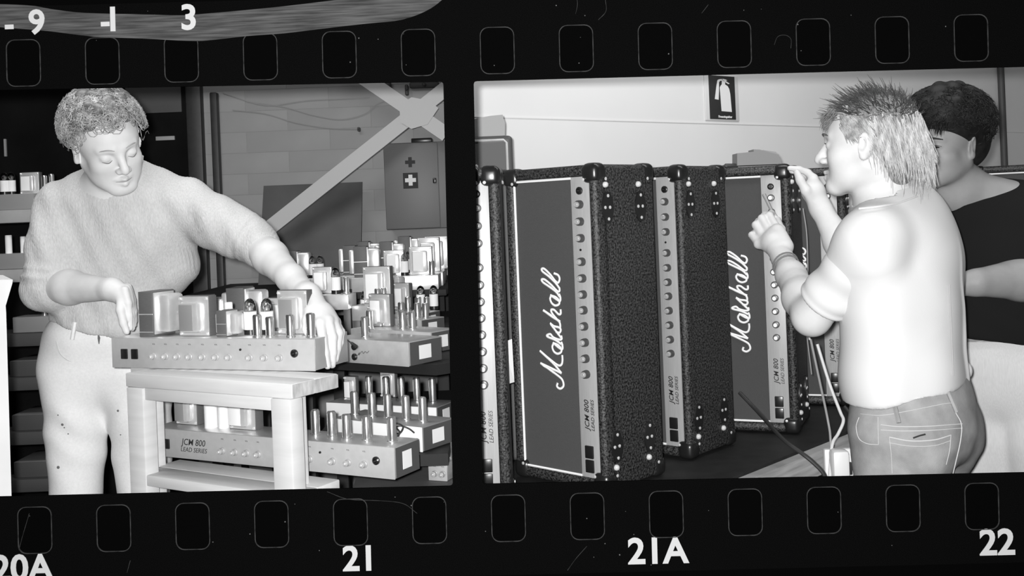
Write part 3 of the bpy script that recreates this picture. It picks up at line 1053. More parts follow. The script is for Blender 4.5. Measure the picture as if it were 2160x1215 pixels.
flat_bar((530, 511), (942, 185), .066, DW, .03, 'brace_bar', M_BRACE, br)
flat_bar((700, 118), (942, 284), .066, DW - .012, .012, 'brace_bar', M_BRACE, br)
gp = [P(x, y, DW - .016) for x, y in ((842, 222), (868, 205), (905, 212), (925, 228), (902, 262), (868, 272), (845, 258))]
MB().add([tuple(v) for v in gp] + [(v.x, v.y + .004, v.z) for v in gp], [tuple(range(7)), tuple(range(7, 14))] + [(i, (i + 1) % 7, 7 + (i + 1) % 7, 7 + i) for i in range(7)]).build('gusset_plate', M_BRACE, br, world=True)


def wall_box(px0, py0, px1, py1, d, th, bev=.003):
    a, b = P(px0, py0, d), P(px1, py1, d)
    return (a.x, d, b.z), (b.x, d + th, a.z), bev


lo, hi, bv = wall_box(808, 303, 925, 481, 4.80, .19, .004)
hi = (xp(4.8) - .02, hi[1], hi[2])
fa = empty('first_aid_cabinet', ((lo[0] + hi[0]) / 2, lo[1] + .1, lo[2]))
tag(fa, 'grey first-aid cabinet with two crosses on its door, on the wall', 'cabinet')
MB().box(lo, hi, .004).build('body', mat('grey_cabinet_paint', .15, .5), fa, world=True)
MB().box((lo[0] + .002, lo[1] - .012, lo[2] + .003), (P(926, 400, 4.79).x, lo[1], hi[2] - .003), .003).build('door', mat('grey_cabinet_paint', .15, .5), fa, world=True)


def cross(cx, cy, w, t, m, off, name='cross'):
    c = P(cx, cy, 4.787 - off)
    a, b = w / 2, t / 2
    poly = [(-b, a), (b, a), (b, b), (a, b), (a, -b), (b, -b), (b, -a), (-b, -a), (-b, -b), (-a, -b), (-a, b), (-b, b)]
    MB().prism([(c.x + x, c.z + z) for x, z in poly], c.y - .001, c.y).build(name, m, fa, world=True)


cross(865, 342, .046, .016, M_INK, 0)
c = P(866, 381, 4.787)
MB().box((c.x - .034, c.y - .001, c.z - .036), (c.x + .034, c.y, c.z + .036)).build('cross_square', M_INK, fa, world=True)
cross(866, 380, .050, .018, M_LABEL, .0012, 'white_cross')
c = P(917, 381, 4.787)
MB().box((c.x - .008, c.y - .012, c.z - .012), (c.x + .008, c.y, c.z + .012), .003).build('door_latch', M_BLACK, fa, world=True)
lo, hi, bv = wall_box(867, 292, 911, 302.5, 4.84, .1)
o = MB().box((lo[0], lo[1], lo[2] + .006), hi, .004).build('black_case', M_BLACK)
tag(o, 'small flat black case lying on top of the first-aid cabinet', 'case')
# dark board leaning against the wall
ll, lr = P(556, 392, 4.9), P(764, 388, 4.9)
zb = P(660, 640, 4.75).z
db = MB().add([(ll.x, 4.90, ll.z), (lr.x, 4.90, ll.z), (lr.x, 4.72, R_Z + .002), (ll.x, 4.72, R_Z + .002), (ll.x, 4.912, ll.z), (lr.x, 4.912, ll.z), (lr.x, 4.732, R_Z + .002), (ll.x, 4.732, R_Z + .002)],
              [(0, 1, 2, 3), (4, 5, 6, 7), (0, 1, 5, 4), (1, 2, 6, 5), (2, 3, 7, 6), (3, 0, 4, 7)])
db = db.build('board', mat('stained_dark_board', .10, .6, var=.45, scale=3.0))
tag(db, 'dark stained board leaning against the wall behind the diagonal brace', 'board')
# pipe, cables and odd fittings on the wall
a, b = P(450, 195, 4.95), P(456, 1100, 4.95)
o = MB().box((a.x - .017, 4.94, 0.0), (a.x + .017, 4.985, a.z), .006).build('steel_post', mat('dark_steel_post', .03, .5))
tag(o, 'dark narrow steel post standing against the left end of the grey wall', 'post')
for lb, pts in (('upper slack cable sagging across the grey wall', [(520, 214), (600, 226), (660, 243), (720, 252), (770, 240), (800, 218), (850, 205)]),
                ('lower thin cable across the grey wall ending at a dark clip', [(490, 232), (560, 240), (620, 258), (690, 270), (755, 272)]),
                ('faint cable running level high on the grey wall', [(470, 196), (560, 222), (650, 212), (780, 206)])):
    o = MB().tube(spline([P(x, y, 4.987) for x, y in pts], 5), .0024, 6).build('wall_cable', mat('grey_cable', .34, .7))
    tag(o, lb, 'cable')
for lb, px, py, w, h in (('small dark clip on the wall left of the cross brace', 757, 273, .012, .02), ('dark fitting hanging high on the wall above the cross brace', 858, 190, .016, .05),
                         ('dark bracket at the top of the wall beside the brace', 812, 182, .06, .05), ('dark rail fragment at the top right above the brace', 895, 179, .14, .03)):
    c = P(px, py, 4.97)
    m = MB()
    m.box((c.x - w / 2, 4.955, c.z - h / 2), (c.x + w / 2, 4.99, c.z + h / 2), min(w, h) * .3)
    m.lathe([(min(w, h) * .3, 0), (min(w, h) * .3, .012), (min(w, h) * .15, .016)], (c.x, 4.956, c.z), 'y', 10)
    o = m.build('wall_fitting', mat('dark_fitting', .06, .6))
    tag(o, lb, 'fitting')
# pale pieces in the dark bay
lo, hi, _ = wall_box(262, 150, 383, 236, 5.385, .015)
o = MB().box(lo, hi, .003).build('notice_board', mat('grey_board', .12, .8, var=.1, scale=6))
tag(o, 'plain grey board in the dark bay beside the person\'s head', 'board')
for lb, a, b in (('thin pale upright strip in the dark at far left', (7, 293), (13, 330)), ('thin pale level strip in the dark right of the person\'s cheek', (328, 288), (368, 295))):
    lo, hi, _ = wall_box(a[0], a[1], b[0], b[1], 5.385, .015)
    o = MB().box(lo, hi, .002).build('pale_strip', mat('pale_strip_paint', .5, .6))
    tag(o, lb, 'strip')
# more chassis crowding the middle distance
extra = [('chassis with two cans and a white box, crowded behind the wrist', (640, 640), (735, 646), B_Z + .10, 3.46, [('iron', .05, .05, .07, .06, .09, 'front', False), ('valve', .62, .05), ('can', .85, .05)]),
         ('chassis with a tall white-faced transformer in the middle of the crowd', (742, 640), (800, 645), B_Z + .06, 3.46, [('iron', .12, .05, .10, .06, .125, 'front', False), ('can', .82, .03), ('can', .95, .05)])]
for lb, a, b, z, d, parts in extra:
    qa, qb = P(a[0], a[1], d), P(b[0], b[1], d - .03)
    c = chassis(lb, qa, qb, z=z, H=.05, D=.08, face=M_BELL, parts=parts, side_label=False)
    for u in (.1, .9):                                   # it stands on the one below by bolted feet
        e_ = qa.lerp(qb, u)
        MB().box((e_.x - .012, d + .03, B_Z), (e_.x + .012, d + .06, z), .001).build('foot', M_SIDE, c, world=True)


# ------------------------------------------------------------------ right room: small things
# fire extinguisher sign
sc_ = on_wall(1523, 206, .006)
sgn = empty('fire_sign', sc_, math.atan2(WD.y, WD.x))
tag(sgn, 'black wall sign with a white fire extinguisher symbol', 'sign')
e1, e2 = on_wall(1494, 206, .006), on_wall(1548, 206, .006)
SW = (e2 - e1).length
SHh = (on_wall(1523, 160, .006) - on_wall(1523, 251, .006)).length
m_frame = mat('sign_backing', .62, .6)
MB().box((-SW * .64, 0.0, -SHh * .53), (SW * .66, .005, SHh * .51), .001).build('sign_backing', m_frame, sgn)
MB().box((-SW / 2, -.003, -SHh / 2), (SW / 2, -.0002, SHh / 2), .0005).build('sign_plate', M_INK, sgn)
M_SIGNW = mat('sign_white', .75, .6)
fx = lambda x: (x - 430) / 430.0 * SW            # from the sign as drawn, 430 wide, 920 high
fz = lambda y: (560 - y) / 920.0 * SHh
body = [(395, 850), (565, 860), (550, 480), (535, 370), (510, 310), (470, 280), (470, 200), (420, 190), (415, 280), (395, 310), (380, 350), (385, 520)]
MB().prism([(fx(a + 8), fz(b)) for a, b in body], -.0042, -.003).build('extinguisher_symbol', M_SIGNW, sgn)
hose = [(300, 600), (360, 612), (372, 420), (378, 240), (400, 205), (430, 205), (430, 165), (385, 175), (355, 195), (335, 320)]
MB().prism([(fx(a - 2), fz(b)) for a, b in hose], -.0042, -.003).build('extinguisher_symbol', M_SIGNW, sgn)
MB().prism([(fx(a), fz(b)) for a, b in [(440, 160), (490, 172), (520, 190), (485, 200), (555, 255), (530, 268), (465, 215), (440, 205)]], -.0042, -.003).build('extinguisher_symbol', M_SIGNW, sgn)
link('lettering', text_mesh('Fireextinguisher', SHh * .072, .0005, .0004), M_SIGNW, sgn, (fx(462), -.0034, fz(968)))
# dark pipe on the wall
q = on_wall(2117, 300, .02)
o = MB().tube([(q.x, q.y, 0.02), (q.x, q.y, 2.88)], .016, 10).build('wall_pipe', mat('dark_fitting', .06, .6))
tag(o, 'thin dark pipe running up the white wall at the right', 'pipe')

# grey case behind the first amplifiers, with a box on top
zt = P(1030, 287, 2.86).z
gc = empty('grey_case', (-.06, 2.93, BENCH_Z))
tag(gc, 'grey upright case with pale piping behind the first amplifiers', 'case')
xr = P(1082, 330, 2.86).x
MB().box((-.128, 2.86, BENCH_Z + .001), (xr, 3.02, zt), .012).build('shell', mat('grey_vinyl', .07, .5), gc, world=True)
MB().tube([(-.126, 2.856, zt - .012), (xr - .024, 2.856, zt - .012), (xr - .016, 2.856, zt - .02), (xr - .016, 2.856, BENCH_Z + .03)], .0035, 6).build('piping', M_BELL, gc, world=True)
MB().box((-.126, 2.853, BENCH_Z + .03), (xr - .02, 2.857, zt - .02), .001).build('front_cloth', mat('grey_cloth', .095, .8), gc, world=True)
MB().tube(spline([P(1000, 352, 2.845), P(1006, 350, 2.845), P(1003, 362, 2.845), P(1000, 372, 2.845)], 4), .004, 6).build('logo_stroke', M_LOGO, gc, world=True)
bx = MB()
xb0, xb1 = -.125, P(1064, 260, 2.88).x
zb1 = P(1030, 262, 2.88).z
zb2 = P(1030, 243, 2.88).z
bx.prism([(xb0, zt + .001), (xb1, zt + .001), (xb1 + .002, zb1), (xb1 - .004, zb2), (xb1 - .04, zb2 - .002), (xb0, zb2 - .014)], 2.88, 2.98)
o = bx.build('parts_box', mat('pale_carton', .30, .7), None)
tag(o, 'small pale wedge-topped box on top of the grey case', 'box')
# loop of cable and clips between amplifiers, sheet of paper
o = MB().tube(spline([P(1041, 408, 2.70), P(1041, 380, 2.71), P(1058, 363, 2.76), P(1078, 366, 2.82), P(1090, 378, 2.85), P(1092, 420, 2.855), P(1100, 620, 2.855)], 6), .006, 8).build('cable_loop', M_WIRE_D)
tag(o, 'dark cable looped over the top between the first two amplifiers', 'cable')
q = P(1155, 372, 2.66)
o = MB().tube(spline([P(1132, 380, 2.90), P(1150, 370, 2.90), P(1190, 358, 2.91), P(1205, 364, 2.92), P(1212, 385, 2.92), P(1212, 420, 2.92)], 5), .005, 8).build('lead', mat('grey_lead', .2, .5))
tag(o, 'short grey lead looping up behind the top of the front amplifier', 'lead')
pq = [P(1061, 722, 2.56), P(1080, 715, 2.58), P(1085, 806, 2.58), P(1072, 810, 2.56)]
pp_ = MB().add([tuple(v) for v in pq] + [(v.x, v.y + .002, v.z) for v in pq], [(0, 1, 2, 3), (4, 5, 6, 7), (0, 1, 5, 4), (1, 2, 6, 5), (2, 3, 7, 6), (3, 0, 4, 7)])
o = pp_.build('paper_tag', M_LABEL)
tag(o, 'white paper slip stuck between the first two amplifiers', 'paper')
# pedal on top of the third full amplifier
d3 = 3.12
pd = empty('effects_pedal', P(1600, 362, d3))
tag(pd, 'grey wedge-shaped foot pedal on top of the amplifier being probed', 'pedal')
sx = lambda x: P(x, 350, d3).x
ztop3 = BENCH_Z + .005 + AH + .0055
z_ = lambda y: ztop3 + (360 - y) / FPX * d3
MB().prism([(sx(1555), ztop3), (sx(1650), ztop3), (sx(1643), z_(340)), (sx(1604), z_(328)), (sx(1591), z_(327)), (sx(1591), z_(332)), (sx(1556), z_(334))], d3, d3 + .07).build('pedal_body', mat('grey_enamel', .20, .5), pd, world=True)
MB().prism([(sx(1612), z_(329)), (sx(1639), z_(334)), (sx(1643), z_(341)), (sx(1610), z_(331))], d3 + .005, d3 + .065).build('treadle', mat('grey_rubber', .25, .6), pd, world=True)
MB().tube(spline([P(1556, 350, d3 + .02), P(1530, 350, d3 + .02), P(1518, 352, d3 + .02), P(1508, 353, d3 + .03)], 5), [.007] * 6 + [.003] * 10, 8).build('plug_lead', M_WIRE_D, pd, world=True)

# cables hanging over the bench front
M_CABL = mat('pale_grey_cable', .62, .5)
for lb, pts, r, m in (('pale cable hanging straight from the probe past the elbow', [(1710, 716, 2.74), (1728, 800, 2.74), (1746, 885, 2.74), (1752, 930, 2.72), (1752, 1010, 2.70)], .0032, mat('mid_grey_cable', .28, .5)),
                      ('pale cable bowing outwards in front of the bench rail', [(1724, 726, 2.80), (1750, 810, 2.78), (1772, 868, 2.75), (1779, 888, 2.73), (1768, 915, 2.72), (1755, 940, 2.70), (1750, 1010, 2.68)], .0042, M_CABL),
                      ('dark cable running across the bench top and over its rail', [(1560, 828, 2.99), (1600, 870, 2.92), (1650, 925, 2.72), (1690, 955, 2.66), (1715, 975, 2.64), (1738, 1000, 2.62), (1745, 1030, 2.6)], .0055, M_WIRE_D),
                      ('dark cable dropping beside the blond person\'s hip', [(1782, 858, 2.86), (1800, 885, 2.82), (1806, 940, 2.78), (1808, 1020, 2.75)], .0045, M_WIRE_D),
                      ('thin pale lead hanging down the side of the probed amplifier', [(1694, 440, 3.10), (1702, 500, 3.05), (1704, 600, 3.02), (1700, 680, 3.02), (1712, 790, 2.95)], .0018, mat('mid_grey_cable', .28, .5))):
    w = MB().tube(spline([P(*p) for p in pts], 6), r, 8)
    o = w.build('cable', m)
    tag(o, lb, 'cable')
# socket block under the rail
c = P(1775, 980, 2.66)
sk = empty('socket_block', (c.x, 2.66, c.z - .05))
tag(sk, 'white mains socket block fixed under the bench rail', 'socket')
MB().box((c.x - .022, 2.655, c.z - .05), (c.x + .022, 2.70, c.z + .035), .010).build('plug', mat('white_plastic', .75, .4), sk, world=True)
MB().box((c.x - .03, 2.70, c.z - .08), (c.x + .06, 2.72, c.z + .03), .004).build('backplate', mat('white_plastic', .75, .4), sk, world=True)
c2 = P(1800, 992, 2.66)
MB().box((c2.x - .008, 2.69, c2.z - .02), (c2.x + .008, 2.70, c2.z + .012), .002).build('switch', M_INK, sk, world=True)


# ------------------------------------------------------------------ people: bodies grown as one smooth surface
class Body:
    """A smooth union of round cones, ellipsoids and boxes, polygonised with surface nets."""

    def __init__(self):
        self.ops = []
        self.warp = []

    def cone(self, a, b, ra, rb=None, k=.02, cut=False):
        a, b = np.array(a, float), np.array(b, float)
        rb = ra if rb is None else rb
        R = max(ra, rb)
        self.ops.append(('c', (a, b, ra, rb), np.minimum(a, b) - R, np.maximum(a, b) + R, k, cut))
        return self

    def chain(self, pts, rs, k=.02):
        for i in range(len(pts) - 1):
            self.cone(pts[i], pts[i + 1], rs[i], rs[i + 1], k)
        return self

    def ell(self, c, r, ax=None, k=.02, cut=False):
        c, r = np.array(c, float), np.array(r, float)
        ax = np.eye(3) if ax is None else np.array(ax, float)      # rows: the ellipsoid's axes
        ext = np.sqrt(((ax * r[:, None]) ** 2).sum(0))
        self.ops.append(('e', (c, r, ax), c - ext, c + ext, k, cut))
        return self

    def mesh(self, name, h=.004, smooth=2, pad=.03, fold=None):
        lo = np.min([o[2] for o in self.ops if not o[5]], 0) - pad
        hi = np.max([o[3] for o in self.ops if not o[5]], 0) + pad
        n = np.ceil((hi - lo) / h).astype(int) + 1
        xs = [(lo[i] + h * np.arange(n[i])).astype(np.float32) for i in range(3)]
        d = np.full(n, .06, np.float32)
        for (kind, prm, l, u, k, cut) in self.ops:
            m = k + 2 * h + (0 if cut else .012)
            i0 = np.clip(np.floor((l - m - lo) / h).astype(int), 0, n - 1)
            i1 = np.clip(np.ceil((u + m - lo) / h).astype(int) + 1, 1, n)
            if np.any(i1 <= i0):
                continue
            sl = tuple(slice(i0[i], i1[i]) for i in range(3))
            X = xs[0][sl[0]][:, None, None]
            Y = xs[1][sl[1]][None, :, None]
            Z = xs[2][sl[2]][None, None, :]
            if kind == 'c':
                a, b, ra, rb = prm
                ba = b - a
                L = max(float(ba @ ba), 1e-9)
                t = np.clip(((X - a[0]) * ba[0] + (Y - a[1]) * ba[1] + (Z - a[2]) * ba[2]) / L, 0, 1)
                q = np.sqrt((X - a[0] - t * ba[0]) ** 2 + (Y - a[1] - t * ba[1]) ** 2 + (Z - a[2] - t * ba[2]) ** 2) - (ra + (rb - ra) * t)
            else:
                c, r, ax = prm
                pr = [((X - c[0]) * ax[i][0] + (Y - c[1]) * ax[i][1] + (Z - c[2]) * ax[i][2]) for i in range(3)]
                k0 = np.sqrt(sum((pr[i] / r[i]) ** 2 for i in range(3)))
                k1 = np.sqrt(sum((pr[i] / r[i] ** 2) ** 2 for i in range(3))) + 1e-6
                q = k0 * (k0 - 1) / k1
            q = q.astype(np.float32)
            s = d[sl]
            if cut:
                g = np.maximum(k - np.abs(s + q), 0) / k
                d[sl] = np.maximum(s, -q) + g * g * k / 4
            else:
                g = np.maximum(k - np.abs(s - q), 0) / k
                d[sl] = np.minimum(s, q) - g * g * k / 4
        v, f = surface_nets(d, lo, h)
        nb = None
        for _ in range(smooth):
            v = relax(v, f)
        if fold is not None:
            nr = normals(v, f)
            v = v + nr * fold(v, nr)[:, None]
        return v, f


def surface_nets(d, lo, h):
    s = d < 0
    cnt = np.zeros(tuple(np.array(d.shape) - 1), np.uint8)
    for a in (0, 1):
        for b in (0, 1):
            for c in (0, 1):
                cnt += s[a:d.shape[0] - 1 + a, b:d.shape[1] - 1 + b, c:d.shape[2] - 1 + c]
    act = np.argwhere((cnt > 0) & (cnt < 8))
    idx = np.full(cnt.shape, -1, np.int32)
    idx[act[:, 0], act[:, 1], act[:, 2]] = np.arange(len(act))
    cs = np.array([(a, b, c) for a in (0, 1) for b in (0, 1) for c in (0, 1)])
    val = np.stack([d[act[:, 0] + c[0], act[:, 1] + c[1], act[:, 2] + c[2]] for c in cs], 1)
    acc = np.zeros((len(act), 3))
    num = np.zeros(len(act))
    for i in range(8):
        for j in range(i + 1, 8):
            if np.abs(cs[i] - cs[j]).sum() != 1:
                continue
            m = (val[:, i] < 0) != (val[:, j] < 0)
            t = val[m, i] / (val[m, i] - val[m, j])
            acc[m] += cs[i] + (cs[j] - cs[i]) * t[:, None]
            num[m] += 1
    v = lo + (act + acc / num[:, None]) * h
    faces = []
    for ax in range(3):
        b, c = (ax + 1) % 3, (ax + 2) % 3
        s0 = [slice(None)] * 3
        s1 = [slice(None)] * 3
        s0[ax], s1[ax] = slice(0, -1), slice(1, None)
        e = np.argwhere(s[tuple(s0)] != s[tuple(s1)])
        ok = (e[:, b] > 0) & (e[:, c] > 0) & (e[:, b] < d.shape[b] - 1) & (e[:, c] < d.shape[c] - 1)
        e = e[ok]
        inside = s[e[:, 0], e[:, 1], e[:, 2]]
        q = []
        for (ob, oc) in ((-1, -1), (0, -1), (0, 0), (-1, 0)):
            g = e.copy()
            g[:, b] += ob
            g[:, c] += oc
            q.append(idx[g[:, 0], g[:, 1], g[:, 2]])
        q = np.stack(q, 1)
        q[~inside] = q[~inside][:, ::-1]
        faces.append(q)
    return v, np.concatenate(faces)


def relax(v, f, w=.5):
    acc = np.zeros_like(v)
    num = np.zeros(len(v))
    for i in range(4):
        a, b = f[:, i], f[:, (i + 1) % 4]
        for k in range(3):
            acc[:, k] += np.bincount(a, v[b, k], len(v)) + np.bincount(b, v[a, k], len(v))
        num += np.bincount(a, minlength=len(v)) + np.bincount(b, minlength=len(v))
    return v * (1 - w) + acc / np.maximum(num, 1)[:, None] * w


def normals(v, f):
    n = np.cross(v[f[:, 2]] - v[f[:, 0]], v[f[:, 3]] - v[f[:, 1]])
    out = np.zeros_like(v)
    for i in range(4):
        for k in range(3):
            out[:, k] += np.bincount(f[:, i], n[:, k], len(v))
    return out / (np.linalg.norm(out, axis=1)[:, None] + 1e-12)


def quad_object(name, v, f, m, parent):
    base = np.array(wmat(parent).inverted())
    v = v @ base[:3, :3].T + base[:3, 3]
    me = bpy.data.meshes.new(name)
    me.vertices.add(len(v))
    me.vertices.foreach_set('co', v.astype(np.float32).ravel())
    me.loops.add(f.size)
    me.loops.foreach_set('vertex_index', f.astype(np.int32).ravel())
    me.polygons.add(len(f))
    me.polygons.foreach_set('loop_start', np.arange(0, f.size, 4, dtype=np.int32))
    me.polygons.foreach_set('loop_total', np.full(len(f), 4, np.int32))
    me.update(calc_edges=True)
    me.validate()
    me.shade_smooth()
    return link(name, me, m, parent)


class Head:
    """Head frame: X to the person's right, Y forward, Z up, origin between the ears at eye height."""

    def __init__(self, c, fwd, up, s=1.0):
        self.c = Vector(c)
        self.Y = Vector(fwd).normalized()
        z = Vector(up)
        self.Z = (z - self.Y * z.dot(self.Y)).normalized()
        self.X = self.Y.cross(self.Z)
        self.s = s

    def at(self, x, y, z):
        return self.c + (self.X * x + self.Y * y + self.Z * z) * self.s

    def axes(self, tilt=0.0, yaw=0.0):
        Y = self.Y * math.cos(tilt) + self.Z * math.sin(tilt)
        Z = self.Z * math.cos(tilt) - self.Y * math.sin(tilt)
        X = self.X
        if yaw:
            X, Y = X * math.cos(yaw) + Y * math.sin(yaw), Y * math.cos(yaw) - X * math.sin(yaw)
        return [list(X), list(Y), list(Z)]

    def build(self, b, closed=False, chin=1.0, wide=1.0, nose=1.0, full=0.0):
        s, at = self.s, self.at
        A = self.axes()
        E = lambda c, r, k=.02, cut=False, ax=None: b.ell(at(*c), [q * s for q in r], ax or A, k, cut)
        C = lambda p, q, r1, r2, k=.02, cut=False: b.cone(at(*p), at(*q), r1 * s, r2 * s, k, cut)
        w = wide
        E((0, -.014, .032), (.074 * w, .094, .083), .02)
        E((0, .022, .022), (.066 * w, .068, .066), .03)
        E((0, .030, -.040), (.058 * w, .056, .066), .03)
        for sx in (-1, 1):
            C((sx * .052 * w, -.008, -.046), (sx * .020, .066, -.096), .019 + full * .5, .017, .03)
            E((sx * .036 * w, .054, -.028), (.026 + full * .5, .024, .022), .02)                 # cheek
            C((sx * .012, .086, .022), (sx * .042, .070, .021), .0085, .0075, .012)         # brow
        for sx in (-1, 1):
            E((sx * .034 * w, .034, -.058), (.022 + full * .9, .027 + full * .3, .028), .03)
        E((0, .072, -.096), (.022, .018, .017 * chin), .02)                                 # chin
        C((0, .084, .012), (0, .104 * nose, -.026), .0080, .0105, .012)                           # nose
        E((0, .106 * nose, -.034), (.0105, .0115, .0095), .008)
        for sx in (-1, 1):
            E((sx * .0125, .096, -.037), (.0078, .010, .0072), .006)
            E((sx * .0325, .092, .000), (.0165, .014, .0125), .010, True)                   # eye socket
            E((sx * .0320, .0745, -.001), (.0145, .0125, .0125), .004)                      # lid over the eye
            E((sx * .0060, .104, -.0455), (.0034, .004, .0026), .002, True)                 # nostril
            # ear
            ax = Head(self.c, self.Y + self.X * sx * .55, self.Z - self.Y * .18).axes()
            E((sx * .079 * w, -.012, -.006), (.0075, .0185, .031), .006, False, ax)
            E((sx * .087 * w, -.006, -.002), (.0065, .0095, .0175), .005, True, ax)
            E((sx * .080 * w, -.008, -.031), (.006, .009, .009), .006)
        # mouth
        C((-.020, .080, -.0655), (0, .0925, -.0615), .0042, .0062, .006)
        C((.020, .080, -.0655), (0, .0925, -.0615), .0042, .0062, .006)
        C((-.017, .080, -.0735), (.0, .0900, -.0755), .0045, .0072, .006)
        C((.017, .080, -.0735), (.0, .0900, -.0755), .0045, .0072, .006)
        C((-.024, .083, -.0685), (0, .0985, -.0685), .0016, .0020, .003, True)
        C((.024, .083, -.0685), (0, .0985, -.0685), .0016, .0020, .003, True)
        C((0, .092, -.050), (0, .094, -.056), .003, .003, .006, True)


def curve_parts(H, parent, m, shapes, name):
    for pts, r in shapes:
        q = spline([H.at(*p) for p in pts], 5)
        n = len(q)
        MB().tube(q, [r * (0.35 + 0.65 * math.sin(math.pi * (i + .6) / (n + .2))) for i in range(n)], 6).build(name, m, parent, world=True)


def hair_strands(H, roots, path, r=.0011, n=6, sides=3):
    """Many tapered strands: roots in head coordinates, path(root, t) gives points along a strand."""
    T = np.linspace(0, 1, n)
    vs, fs = [], []
    cnt = 0
    R = np.array([list(H.X), list(H.Y), list(H.Z)])
    for rt in roots:
        p = np.array([path(rt, t) for t in T])
        w = (p * H.s) @ R + np.array(H.c)
        tg = np.gradient(w, axis=0)
        tg /= np.linalg.norm(tg, axis=1)[:, None] + 1e-9
        ref = np.array([.31, .57, .76])
        x = np.cross(tg, ref)
        x /= np.linalg.norm(x, axis=1)[:, None] + 1e-9
        y = np.cross(tg, x)
        rr = (r * (1 - .75 * T ** 2))[:, None]
        for k in range(sides):
            a = 2 * math.pi * k / sides
            vs.append(w + (x * math.cos(a) + y * math.sin(a)) * rr)
        for i in range(n - 1):
            for k in range(sides):
                k2 = (k + 1) % sides
                fs.append((cnt + k * n + i, cnt + k2 * n + i, cnt + k2 * n + i + 1, cnt + k * n + i + 1))
        cnt += n * sides
    return np.concatenate(vs), np.array(fs)


def V3(v):
    return np.array([v.x, v.y, v.z])


def finger(b, pts, r0, r1, k=.004):
    rs = np.linspace(r0, r1, len(pts))
    b.chain(pts, list(rs), k)


def on_mesh(v, px, py, off=.0012):
    """Nearest surface point of a mesh seen at a pixel."""
    q = v - V3(EYE)
    d = q[:, 1]
    x = PX0 + (q @ V3(CAM_R)) / d * FPX
    y = PY0 - (q @ V3(CAM_U)) / d * FPX
    m = ((x - px) ** 2 + (y - py) ** 2) < 64
    if not m.any():
        return None
    i = np.where(m)[0]
    k = i[np.argmin(d[i])]
    return P(px, py, float(d[k]) - off)


def drawn(v, pts, r, name, m, parent, n=5):
    q = [on_mesh(v, p.x, p.y) for p in spline([(a, b, 0) for a, b in pts], n)]
    q = [p for p in q if p is not None]
    if len(q) > 2:
        MB().tube(q, r, 6).build(name, m, parent, world=True)


M_SKIN = mat('skin', 0.60, 0.55, var=.05, scale=30, bump=.05, bscale=250, spec=.3)
M_SKIN2 = mat('skin_darker', 0.27, 0.55, var=.07, scale=30, bump=.05, bscale=250, spec=.3)
M_LASH = mat('lash_and_brow', 0.10, 0.8)
M_BROWL = mat('fair_brow', 0.33, 0.8)
M_LIP = mat('lip_line', 0.22, 0.6)

# ---- the man in the pale jumper, leaning over the trolley
DM = 2.90
man = empty('person', (P(200, 800, 2.97).x, 2.97, 0.0))
tag(man, 'person in a pale knitted jumper and white jeans leaning over a chassis', 'person')
hd = Head(P(226, 302, 2.80), (.60, -.64, -.44), (-.10, -.30, .93), 1.05)
sR, sL = P(137, 440, 2.92), P(390, 434, 2.93)              # shoulders (his right is on the picture's left)
eR, eL = P(102, 604, 2.88), P(540, 512, 2.86)               # elbows
wR, wL = P(236, 610, 2.72), P(650, 624, 2.56)              # wrists
chest, waist, pel = P(262, 470, 2.95), P(235, 640, 2.99), P(215, 770, 3.0)
nk = P(238, 385, 2.90)
hipR, hipL = P(163, 800, 3.0), P(294, 800, 3.0)
knR, knL = P(160, 1100, 2.97), P(306, 1100, 2.97)
anR, anL = Vector((knR.x - .01, 3.02, .09)), Vector((knL.x + .02, 3.02, .09))
b = Body()
hd.build(b, closed=True)
b.cone(hd.at(0, -.020, -.065), nk + Vector((0, -.01, -.02)), .055, .070, .03)
b.ell(chest, (.165, .10, .17), None, .05)
b.ell(waist, (.145, .095, .14), None, .05)
b.ell(pel, (.155, .105, .11), None, .05)
b.cone(nk, sR, .05, .048, .04).cone(nk, sL, .05, .048, .04)
b.chain([sR, eR], [.050, .043], .03).chain([sL, eL], [.050, .043], .03)
b.chain([eR, eR.lerp(wR, .35), wR], [.043, .045, .027], .02).chain([eL, eL.lerp(wL, .30), eL.lerp(wL, .7), wL], [.043, .045, .034, .027], .02)
for h_, kn, an in ((hipR, knR, anR), (hipL, knL, anL)):
    b.chain([h_, kn, an], [.074, .052, .040], .02)
    b.cone(an + Vector((0, -.01, -.05)), an + Vector((0, -.16, -.06)), .035, .03, .02)
# his right hand, gripping the end of the iron block
pm = P(258, 622, 2.705)
b.cone(wR, pm, .026, .024, .02)
b.cone(pm, P(266, 640, 2.70), .022, .020, .015)
finger(b, [P(256, 628, 2.69), P(254, 655, 2.675), P(260, 682, 2.67), P(267, 700, 2.672)], .0125, .0085)           # thumb
for i, (dx, dy, dd) in enumerate(((0, 0, 0), (4, -4, .018), (7, -6, .036), (9, -2, .052))):
    l = (1.0, 1.06, 1.0, .85)[i]
    finger(b, [P(263 + dx, 612 + dy, 2.69 + dd), P(270 + dx, 612 + dy + 28 * l, 2.685 + dd), P(273 + dx, 612 + dy + 55 * l, 2.685 + dd), P(275 + dx, 612 + dy + 80 * l, 2.69 + dd)],
           .0105, .0078)
